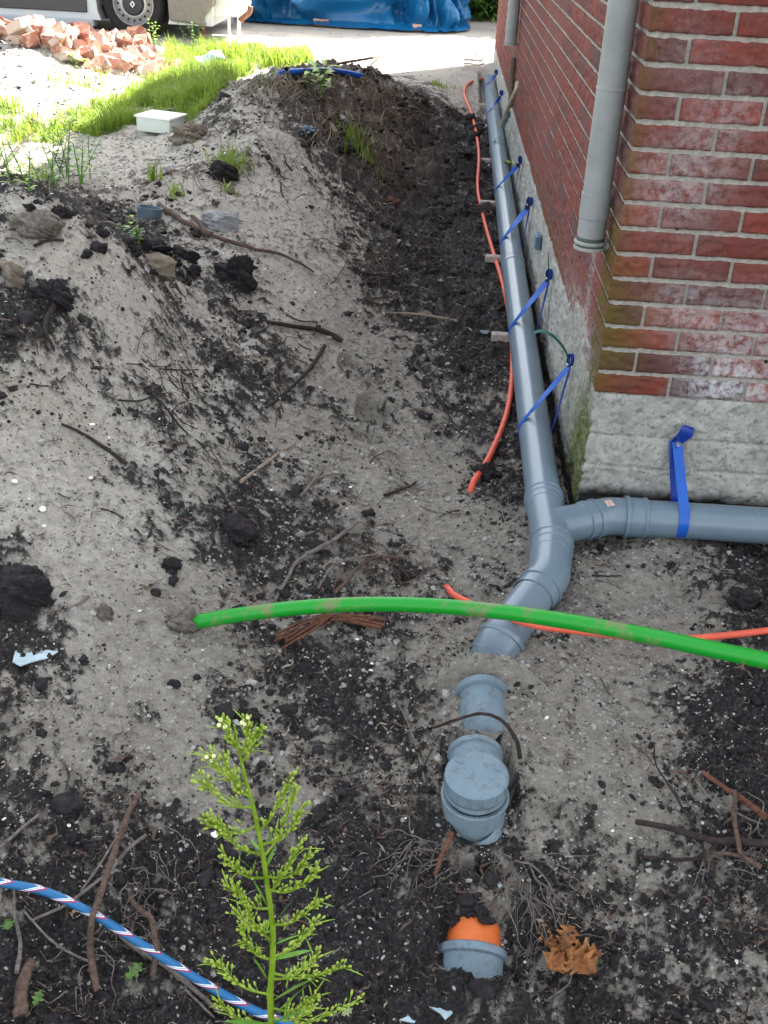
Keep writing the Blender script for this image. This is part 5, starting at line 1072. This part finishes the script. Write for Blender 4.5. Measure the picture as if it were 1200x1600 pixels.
def leafy(px, py, H, nst, L, W, mat, label, seed, spread=.03, lean=.35, cat='plant', name='leafy_weed', per=7):
    p = hit(px, py); g_ = random.Random(seed); o = thing(name, label, cat, tuple(p)); sm = MB(); lm = MB()
    for s in range(nst):
        b = p + np.array([g_.uniform(-spread, spread), g_.uniform(-spread, spread), -.01]); tip = b + np.array([g_.uniform(-lean, lean) * H, g_.uniform(-lean, lean) * H, H * g_.uniform(.7, 1)]); c_ = catmull([b, (b + tip) / 2 + np.array([0, 0, .04 * H]), tip], 5); tube(sm, c_, np.linspace(.0035, .0015, len(c_)), 5)
        for i in range(per):
            t = .2 + .8 * i / per; q_ = c_[min(len(c_) - 1, int(t * (len(c_) - 1)))]; a = i * 2.4 + g_.random(); leafblade(lm, q_, (math.cos(a), math.sin(a), .7), L * g_.uniform(.6, 1.1), W, .5)
    under(sm.build('stem', WL), o); under(lm.build('foliage', mat), o); return o
LG = simple('mid_green_leaf', (.09, .17, .05), .6, .3, 30); LB = simple('yellow_green_leaf', (.22, .34, .05), .55, .25, 30)
leafy(120, 285, .30, 6, .10, .018, LG, 'tall bluish-green weed behind the mound crest where shade begins', 1, .10)
leafy(78, 280, .24, 4, .09, .020, LG, 'dark green upright weed behind the mound crest, half in sun', 2, .06)
leafy(50, 292, .16, 8, .06, .012, LB, 'low sunlit weeds just behind the mound crest', 3, .14)
leafy(210, 372, .16, 1, .045, .022, LB, 'small round-leaved sprout left of the grey ring', 4, .01, .1, per=4)
leafy(205, 378, .07, 4, .04, .012, LG, 'low green sprout at the mound edge below the grey ring', 5, .03)
leafy(492, 150, .24, 3, .16, .050, LB, 'broad-leaved light green weed on the spoil heap', 6, .05, .3)
leafy(415, 128, .10, 4, .07, .010, LG, 'sparse weed on the left shoulder of the spoil heap', 7, .08) 
leafy(60, 45, .45, 5, .10, .03, LB, 'sunlit tall weed growing on the rubble pile at far left', 8, .06, .2, per=10)
leafy(245, 85, .34, 3, .06, .02, LB, 'tall pale weed spike in front of the van wheel', 9, .04, .1, per=12)
leafy(300, 72, .28, 5, .08, .02, LG, 'scrubby weed below the van bumper', 10, .10, .4)
leafy(100, 82, .14, 2, .16, .07, LB, 'broad green dock leaf among the bricks', 11, .02, .2, per=2)
leafy(113, 100, .12, 2, .14, .06, LB, 'broad yellow-green leaf low in the rubble', 12, .02, .2, per=2)
leafy(95, 205, .20, 4, .10, .02, LB, 'sunlit weed beside the dark object in bright grass', 13, .08)
leafy(803, 268, .06, 1, .03, .02, LB, 'tiny green sprout between pipe and footing', 14, .005, .1, per=4) if False else None
p = pipe_c(7.3) + np.array([.052, 0, .03]); mb = MB()
for a in (.2, 2.0, 3.6, 5.0): leafblade(mb, p, (cos(a), sin(a), 1.2), .07, .03, .4)
tag(mb.build('sprout', LB), 'tiny green sprout between the long pipe and the footing', 'plant')
# dark shoe-like scrap in bright grass
crumple(53, 196, 22, simple('dark_red_scrap', (.045, .015, .012), .7), 'dark reddish-brown scrap lying in the sunlit grass at left', 8, .5, 'rubbish_scrap', 'scrap')

# ------------------------------------------------------------------ brick rubble pile
krb = NT('rubble_brick'); oi = krb.n('ShaderNodeObjectInfo').outputs['Random']
RBK = krb.done(krb.mix(krb.ramp(krb.noise(25, 6, .7), [(.45, 0.), (.65, .8)]), krb.ramp(oi, [(0., (.24, .085, .06)), (.4, (.38, .18, .14)), (.7, (.44, .32, .27)), (1., (.55, .47, .40))]), (.46, .40, .33)), .9, krb.bump(krb.noise(50, 6, .7), .6, .006), .2)
variants = []
for s in range(7):
    g_ = np.random.default_rng(s + 40); bm = bmesh.new(); bmesh.ops.create_cube(bm, size=1); bmesh.ops.scale(bm, vec=(.105 * g_.uniform(.5, 1) * 2, .1, .055 * g_.uniform(.9, 1.6)), verts=bm.verts)
    for _ in range(2):
        nn = Vector(g_.normal(size=3)).normalized(); geom = bm.verts[:] + bm.edges[:] + bm.faces[:]; r_ = bmesh.ops.bisect_plane(bm, geom=geom, plane_co=nn * .045, plane_no=nn, clear_outer=True); ed = [e_ for e_ in r_['geom_cut'] if isinstance(e_, bmesh.types.BMEdge)]
        if ed: bmesh.ops.contextual_create(bm, geom=ed)
    bmesh.ops.bevel(bm, geom=bm.edges[:], offset=.004, segments=2, affect='EDGES'); me_ = bpy.data.meshes.new('broken_brick'); bm.to_mesh(me_); bm.free(); me_.materials.append(RBK); variants.append(me_)
PR = [(-25,15),(20,5),(60,12),(85,30),(150,25),(175,45),(215,70),(262,95),(285,112),(240,125),(200,110),(150,118),(110,95),(60,75),(20,70),(-25,60)]
g_ = np.random.default_rng(8); cnt = 0; tries = 0
while cnt < 230 and tries < 6000:
    tries += 1; px, py = g_.uniform(-25, 290), g_.uniform(2, 128)
    if not in_poly(np.array([px]), np.array([py]), PR)[0]: continue
    if py > 100 and g_.random() < .5: continue
    p = hit(px, py)
    if p[1] > 11.2: continue
    o = bpy.data.objects.new('broken_brick', variants[g_.integers(7)]); C.objects.link(o); sc_ = g_.uniform(.5, 1.25); o.scale = (sc_,) * 3
    o.location = (p[0], p[1], p[2] + g_.uniform(.0, .10) * (1 if py < 85 else .3)); o.rotation_euler = tuple(g_.uniform(-1, 1, 3) * np.array([.9, .9, 3.1])); cnt += 1
    tag(o, 'broken pale red brick in the sunlit rubble pile before the van', 'brick', 'broken bricks in the rubble pile')
# pale post-top lump on the rubble
lump(8, 16, 22, 26, simple('pale_brown_stone', (.40, .33, .27), .8), 'rounded brown lump on top of the rubble pile at far left', 'stone', 'stone', .2, 31)
# coil of pale wire on the sunny patch
p = hit(738, 108); mb = MB(); a = np.linspace(0, 14, 70); tube(mb, np.stack([p[0] + (.09 + .01 * np.sin(a * 3.3)) * np.cos(a), p[1] + .13 * np.sin(a), p[2] + .02 + .006 * a], -1), .007, 7)
tag(mb.build('wire_coil', simple('pale_hose', (.6, .55, .48), .6)), 'small coil of pale hose on sunny ground by the pipe end', 'hose coil')

# ------------------------------------------------------------------ van
YV = 11.72
def vx(px, py): return at_y(px, py, YV)
wc_ = vx(208, 17); hubz = wc_[2]; gl = .215; Rw = hubz - gl
print('wheel', wc_, Rw, 'bumper', vx(335, 20), 'sill', vx(100, 26), vx(140, 20))
van = thing('parked_van', 'white van with grey side trim and a steel wheel parked beyond the rubble', 'van', (wc_[0], YV, gl))
VW = simple('van_white_paint', (.62, .65, .66), .3, .04, 5, .02); VT = simple('van_grey_trim', (.075, .075, .072), .6, .08); VB = simple('van_dusty_bumper', (.22, .20, .175), .6, .12)
TY = simple('tyre_rubber', (.018, .017, .018), .8, .2, 60, .3); RM = simple('steel_rim_paint', (.42, .42, .43), .35, .06, metal=.5); HC = simple('hub_cap_grey', (.035, .035, .045), .45)
Rw = max(.30, min(.36, Rw)); hx, hz = wc_[0], gl + Rw; xr = vx(262, 20)[0]; xl = hx - 3.3 - .9; xrb = vx(330, 10)[0]; zs = vx(120, 30)[2]
# body with arches: polygon side extruded
def arch(cx, R, n=18, z0=zs): 
    a0 = math.asin(max(-.9, min(.9, (z0 - hz) / R))); return [(cx - R * math.cos(a), hz + R * math.sin(a)) for a in np.linspace(a0, math.pi - a0, n)]
Ra = Rw + .07; x2 = hx - 3.2
poly = [(xl, zs)] + arch(x2, Ra) + arch(hx, Ra) + [(xrb, zs + .0), (xrb + .02, 1.2), (xrb - .05, 2.1), (xrb - .3, 2.2), (xl + .9, 2.2), (xl + .2, 1.5), (xl, 1.3)]
bm = bmesh.new(); vs = [bm.verts.new((x, YV + .03, z)) for x, z in poly]; f0 = bm.faces.new(vs); r_ = bmesh.ops.extrude_face_region(bm, geom=[f0]); bmesh.ops.translate(bm, vec=(0, 1.75, 0), verts=[v_ for v_ in r_['geom'] if isinstance(v_, bmesh.types.BMVert)]); bmesh.ops.triangulate(bm, faces=[f_ for f_ in bm.faces if len(f_.verts) > 4]); me_ = bpy.data.meshes.new('body'); bm.to_mesh(me_); bm.free(); me_.materials.append(VW); bo = bpy.data.objects.new('body', me_); C.objects.link(bo); under(bo, van)
mb = MB(); ax0, ax1 = x2 + Ra + .06, hx - Ra - .09; zt0 = vx(120, 19)[2]; box(mb, ((ax0 + ax1) / 2, YV + .022, zt0 + .17), (ax1 - ax0, .03, .34)); o = mb.build('side_trim', VT, smooth=False); under(o, van); o.modifiers.new('b', 'BEVEL').width = .01
mb = MB(); box(mb, ((ax0 + ax1) / 2 + .0, YV + .08, zs - .03), (ax1 - ax0 + .12, .14, .07)); o = mb.build('sill', simple('sill_pale_grey', (.40, .44, .47), .4, .05), smooth=False); under(o, van); o.modifiers.new('b', 'BEVEL').width = .012
# dusty bumper corner behind the wheel, curved bottom
b0 = hx + Ra + .0; zb_ = vx(270, 33)[2]; b1 = xrb + .02
pl = [(b0 - .02, zb_ + .0), (b0 + .35, zb_ - .03), (b1 - .10, zb_ + .04), (b1, zb_ + .16), (b1 + .02, zb_ + .5), (b0 - .16, zb_ + .5), (b0 - .03, zb_ + .22)]
bm = bmesh.new(); vs = [bm.verts.new((x, YV - .01, z)) for x, z in pl]; f0 = bm.faces.new(vs); r_ = bmesh.ops.extrude_face_region(bm, geom=[f0]); bmesh.ops.translate(bm, vec=(0, 1.82, 0), verts=[v_ for v_ in r_['geom'] if isinstance(v_, bmesh.types.BMVert)]); bmesh.ops.recalc_face_normals(bm, faces=bm.faces); me_ = bpy.data.meshes.new('bumper'); bm.to_mesh(me_); bm.free(); me_.materials.append(VB); bo = bpy.data.objects.new('bumper', me_); C.objects.link(bo); under(bo, van); mdf = bo.modifiers.new('b', 'BEVEL'); mdf.width = .025; mdf.segments = 3
def wheel(cx, yf, sgn, full=True):
    cen = np.array([cx, yf, hz]); wv = MB(); q_ = Rw; lathe(wv, cen, (0, sgn, 0), [(.02, q_ * .64), (.0, q_ * .68), (-.012, q_ * .76), (-.01, q_ * .90), (.01, q_ * .97), (.035, q_), (.18, q_), (.205, q_ * .95), (.21, q_ * .7), (.19, q_ * .6)], 56)
    root = MB(); lathe(root, cen, (0, sgn, 0), [(.10, 0), (.10, .1), (.12, q_ * .6)], 30); wh = under(root.build('wheel', DARK), van)
    def sub(m_, nm, mat, par=wh, sm=True): o_ = m_.build(nm, mat, smooth=sm); o_.parent = par; return o_
    sub(wv, 'tyre', TY); m_ = MB(); lathe(m_, cen, (0, sgn, 0), [(.03, q_ * .655), (-.004, q_ * .665), (-.006, q_ * .64), (.006, q_ * .615), (.03, q_ * .60), (.022, q_ * .56), (.0, q_ * .44), (-.004, q_ * .41), (-.002, q_ * .36), (.02, q_ * .33), (.03, 0)], 56); rim = sub(m_, 'rim', RM)
    m_ = MB()
    for a in np.linspace(0, 2 * math.pi, 16, endpoint=False):
        c_ = cen + np.array([q_ * .505 * math.cos(a), .005 * sgn, q_ * .505 * math.sin(a)]); lathe(m_, c_, (0, sgn, 0), [(0, .0), (-.0035, q_ * .038), (.02, q_ * .038)], 10)
    sub(m_, 'vent_holes', DARK, rim, False)
    m_ = MB(); lathe(m_, cen, (0, sgn, 0), [(.02, q_ * .355), (-.012, q_ * .345), (-.024, q_ * .30), (-.028, 0)], 40); hc_ = sub(m_, 'hub_cap', HC)
    # upright diamond ring emblem
    m_ = MB(); sx_, sz_ = .026, .034; o4 = [(-sx_, 0), (0, -sz_), (sx_, 0), (0, sz_)]; i4 = [(-sx_ * .42, 0), (0, -sz_ * .42), (sx_ * .42, 0), (0, sz_ * .42)]
    yy_ = yf - sgn * .031; V = [(cx + a, yy_, hz + b) for a, b in o4] + [(cx + a, yy_, hz + b) for a, b in i4] + [(cx + a * .96, yy_ - sgn * .005, hz + b * .96) for a, b in o4] + [(cx + a * 1.3, yy_ - sgn * .005, hz + b * 1.3) for a, b in i4]
    F = []
    for i in range(4): j = (i + 1) % 4; F += [(i, j, 8 + j, 8 + i), (8 + i, 8 + j, 12 + j, 12 + i), (12 + i, 12 + j, 4 + j, 4 + i)]
    m_.add(V, F); sub(m_, 'emblem', simple('bright_emblem', (.8, .8, .76), .25), hc_, False)
wheel(hx, YV + .02, 1); wheel(x2, YV + .02, 1)
for cx in (hx, x2):
    m_ = MB(); lathe(m_, (cx, YV + 1.78, hz), (0, -1, 0), [(.0, .0), (0, Rw * .9), (.03, Rw), (.19, Rw), (.2, 0)], 30); under(m_.build('wheel', TY), van)
m_ = MB(); box(m_, ((xl + xrb) / 2, YV + .9, zs + .06), (xrb - xl - .3, 1.4, .12)); under(m_.build('underbody', DARK, smooth=False), van)

# white trailer hitched close behind, its coupling catching the sun
ta = vx(335, 0); tb = vx(375, 24); tr_ = thing('small_trailer', 'small white trailer frame with a rusty coupling hook behind the van', 'trailer', (tb[0], YV + .6, gl))
TW = simple('trailer_white', (.82, .82, .80), .4, .05, dirt=(.3, .22, .17), dscale=30, dpos=(.66, .8)); RU = simple('rusty_steel', (.24, .11, .07), .8, .4, 40, .4)
yt = YV + .15; x0_, x1_ = at_y(332, 10, yt)[0], at_y(377, 10, yt)[0]; zb2 = at_y(350, 25, yt)[2]
mb = MB(); box(mb, ((x0_ + x1_) / 2, yt + .3, zb2 + .30), (x1_ - x0_, .6, .60)); o = mb.build('frame_box', TW, smooth=False); under(o, tr_); o.modifiers.new('b', 'BEVEL').width = .015
mb = MB(); lathe(mb, ((x1_ + .045), yt + .02, zb2 + .13), (0, 1, 0), [(0, 0), (0, .035), (.06, .04), (.06, 0)], 18); under(mb.build('hook_eye', TW), tr_)
mb = MB(); tube(mb, catmull([(x1_ - .02, yt + .03, zb2 - .04), (x1_ + .02, yt + .03, zb2 - .0), (x1_ + .07, yt + .03, zb2 + .04), (x1_ + .085, yt + .03, zb2 + .10)], 6), .028, 12); under(mb.build('coupling_hook', RU), tr_)
for dx_, rr_, m2_ in ((-.04, .018, TW), (-.14, .016, TW), (-.40, .02, RU)):
    mb = MB(); lathe(mb, (x1_ + dx_, yt + .08, gl), (0, 0, 1), [(0, rr_ * 1.8), (.01, rr_ * 1.8), (.012, rr_), (zb2 - gl + .05, rr_)], 14); under(mb.build('leg', m2_), tr_)

# ------------------------------------------------------------------ blue tarpaulin pile
kt = NT('blue_tarpaulin'); TB = kt.done(kt.ramp(kt.noise(3, 4), [(.3, (.004, .085, .24)), (.7, (.006, .12, .30))]), .34, kt.bump(kt.noise(9, 5, .65, dist=.8), .5, .03), .5)
tL = at_z(352, 42, .22); tR = at_z(716, 44, .22); cx, wx = (tL[0] + tR[0]) / 2, (tR[0] - tL[0]) / 2; ty = max(tL[1], 12.6) if False else (tL[1] + tR[1]) / 2
tp = thing('tarpaulin_pile', 'heap covered by a wrinkled bright blue tarpaulin across the road', 'covered pile', (cx, ty + 1.0, .215))
nu, nw = 260, 110; U, Wv = np.meshgrid(np.linspace(0, 1, nu), np.linspace(0, 1, nw))
ang = U * math.pi  # left end -> front -> right end
ex_ = .45
cxx = -np.cos(ang); syy = -np.sin(ang)
px_ = np.sign(cxx) * np.abs(cxx) ** ex_; py_ = np.sign(syy) * np.abs(syy) ** ex_
prof = 1 - .42 * Wv ** 1.6; hgt = np.sin(Wv * math.pi / 2) ** .8 * 1.35
fold = (ridged(U * 9 + Wv * 1.5, Wv * 2.6 - U * 2, 1, 3, 4) - .4) * .34 + (ridged(U * 22, Wv * 6 + U * 5, 1, 3, 14) - .4) * .13; fold *= sstep(0, .05, Wv) * .9 + .3
TX = cx + px_ * (wx * prof + fold * .5); TY_ = ty + 1.0 + py_ * (1.0 * prof + fold); TZ = .222 + hgt * (1 - .28 * sstep(.75, 1, U)) * (1 + .15 * fold)
mb = MB(); mb.add(np.stack([TX, TY_, TZ], -1).reshape(-1, 3), [(j * nu + i, j * nu + i + 1, (j + 1) * nu + i + 1, (j + 1) * nu + i) for j in range(nw - 1) for i in range(nu - 1)])
# back half mirrored plainly
TYb = 2 * (ty + 1.0) - TY_; mb.add(np.stack([TX, TYb, TZ], -1).reshape(-1, 3), [(j * nu + i, (j + 1) * nu + i, (j + 1) * nu + i + 1, j * nu + i + 1) for j in range(nw - 1) for i in range(nu - 1)])
tc_ = [(cx - wx * .55, ty + 1 - .58, .222 + 1.35), (cx + wx * .5, ty + 1 - .58, 1.4), (cx + wx * .5, ty + 1.58, 1.4), (cx - wx * .55, ty + 1.58, 1.57)]
mb.add(tc_, [(0, 1, 2, 3)]); under(mb.build('tarpaulin', TB), tp)
mb = MB(); v_ = []; nS = 160
for j in range(2):
    for i in range(nS + 1):
        a = i / nS * math.pi; c1 = -math.cos(a); s1 = -math.sin(a); q1 = np.sign(c1) * abs(c1) ** ex_; q2 = np.sign(s1) * abs(s1) ** ex_; e_ = 1 + (.10 if j else .0) + (.05 * vnoise(np.array([i * .35]), np.array([j * 3.]), 6)[0])
        v_.append((cx + q1 * wx * e_, ty + 1 + q2 * (1.0 + (.14 if j else 0) + .10 * vnoise(np.array([i * .3]), np.array([j * 2.]), 8)[0]), .235 + (.03 * abs(vnoise(np.array([i * .5]), np.array([j * 5. + 1]), 9)[0]) if j else .05)))
mb.add(v_, [(i, i + 1, nS + 2 + i, nS + 1 + i) for i in range(nS)]); under(mb.build('hem', TB), tp)
for px in (492, 503, 652):
    q_ = at_z(px, 44, .22); mb = MB(); box(mb, (q_[0], ty + .02, .26), (.10, .08, .07), .2); o = mb.build('weight_brick', RBK, smooth=False); tag(o, 'brick weighing down the hem of the blue tarpaulin', 'brick', 'bricks along the tarpaulin hem')

# ------------------------------------------------------------------ hedge beyond the road
hp0 = at_z(700, 40, .22); hy = hp0[1] + .5
hd = thing('hedge', 'dense dark green leafy hedge beyond the road, right of the tarpaulin', 'hedge', (1.2, hy, .2))
g_ = np.random.default_rng(4); n = 26000; hxv = g_.uniform(-1.2, 4.5, n); depth_ = np.abs(g_.normal(0, .35, n)); hzv = .22 + g_.random(n) ** .9 * 2.2; hyv = hy + .25 + depth_ + .35 * fbm(hxv, hzv, 2.2, 3, 6) 
a = g_.uniform(0, 6.28, n); b = g_.uniform(-.6, 1.1, n); L_ = g_.uniform(.03, .065, n); du = np.stack([np.cos(a) * np.cos(b), np.sin(a) * np.cos(b) - .3, np.sin(b)], -1); dv = np.stack([-np.sin(a), np.cos(a), np.zeros(n)], -1) * .5
c_ = np.stack([hxv, hyv, hzv], -1); V = np.stack([c_ - du * L_[:, None], c_ + dv * L_[:, None], c_ + du * L_[:, None], c_ - dv * L_[:, None]], 1).reshape(-1, 3); F = np.arange(n * 4).reshape(-1, 4)
kf = NT('hedge_leaf'); HL = kf.done(kf.ramp(kf.noise(5, 5, .7), [(.35, (.03, .08, .012)), (.6, (.07, .16, .025)), (.8, (.13, .24, .05))]), .5, None, .4)
me_ = MB(); me_.add(V, [tuple(q_) for q_ in F.tolist()]); under(me_.build('foliage', HL, smooth=False), hd)
mb = MB(); box(mb, (1.6, hy + 1.1, 1.2), (6.2, .7, 2.2)); under(mb.build('shaded_core', simple('hedge_core_shade', (.012, .02, .008), .9), smooth=False), hd)  # solid near-black box stands for the shaded gaps inside the hedge

print('objects', len(bpy.data.objects))
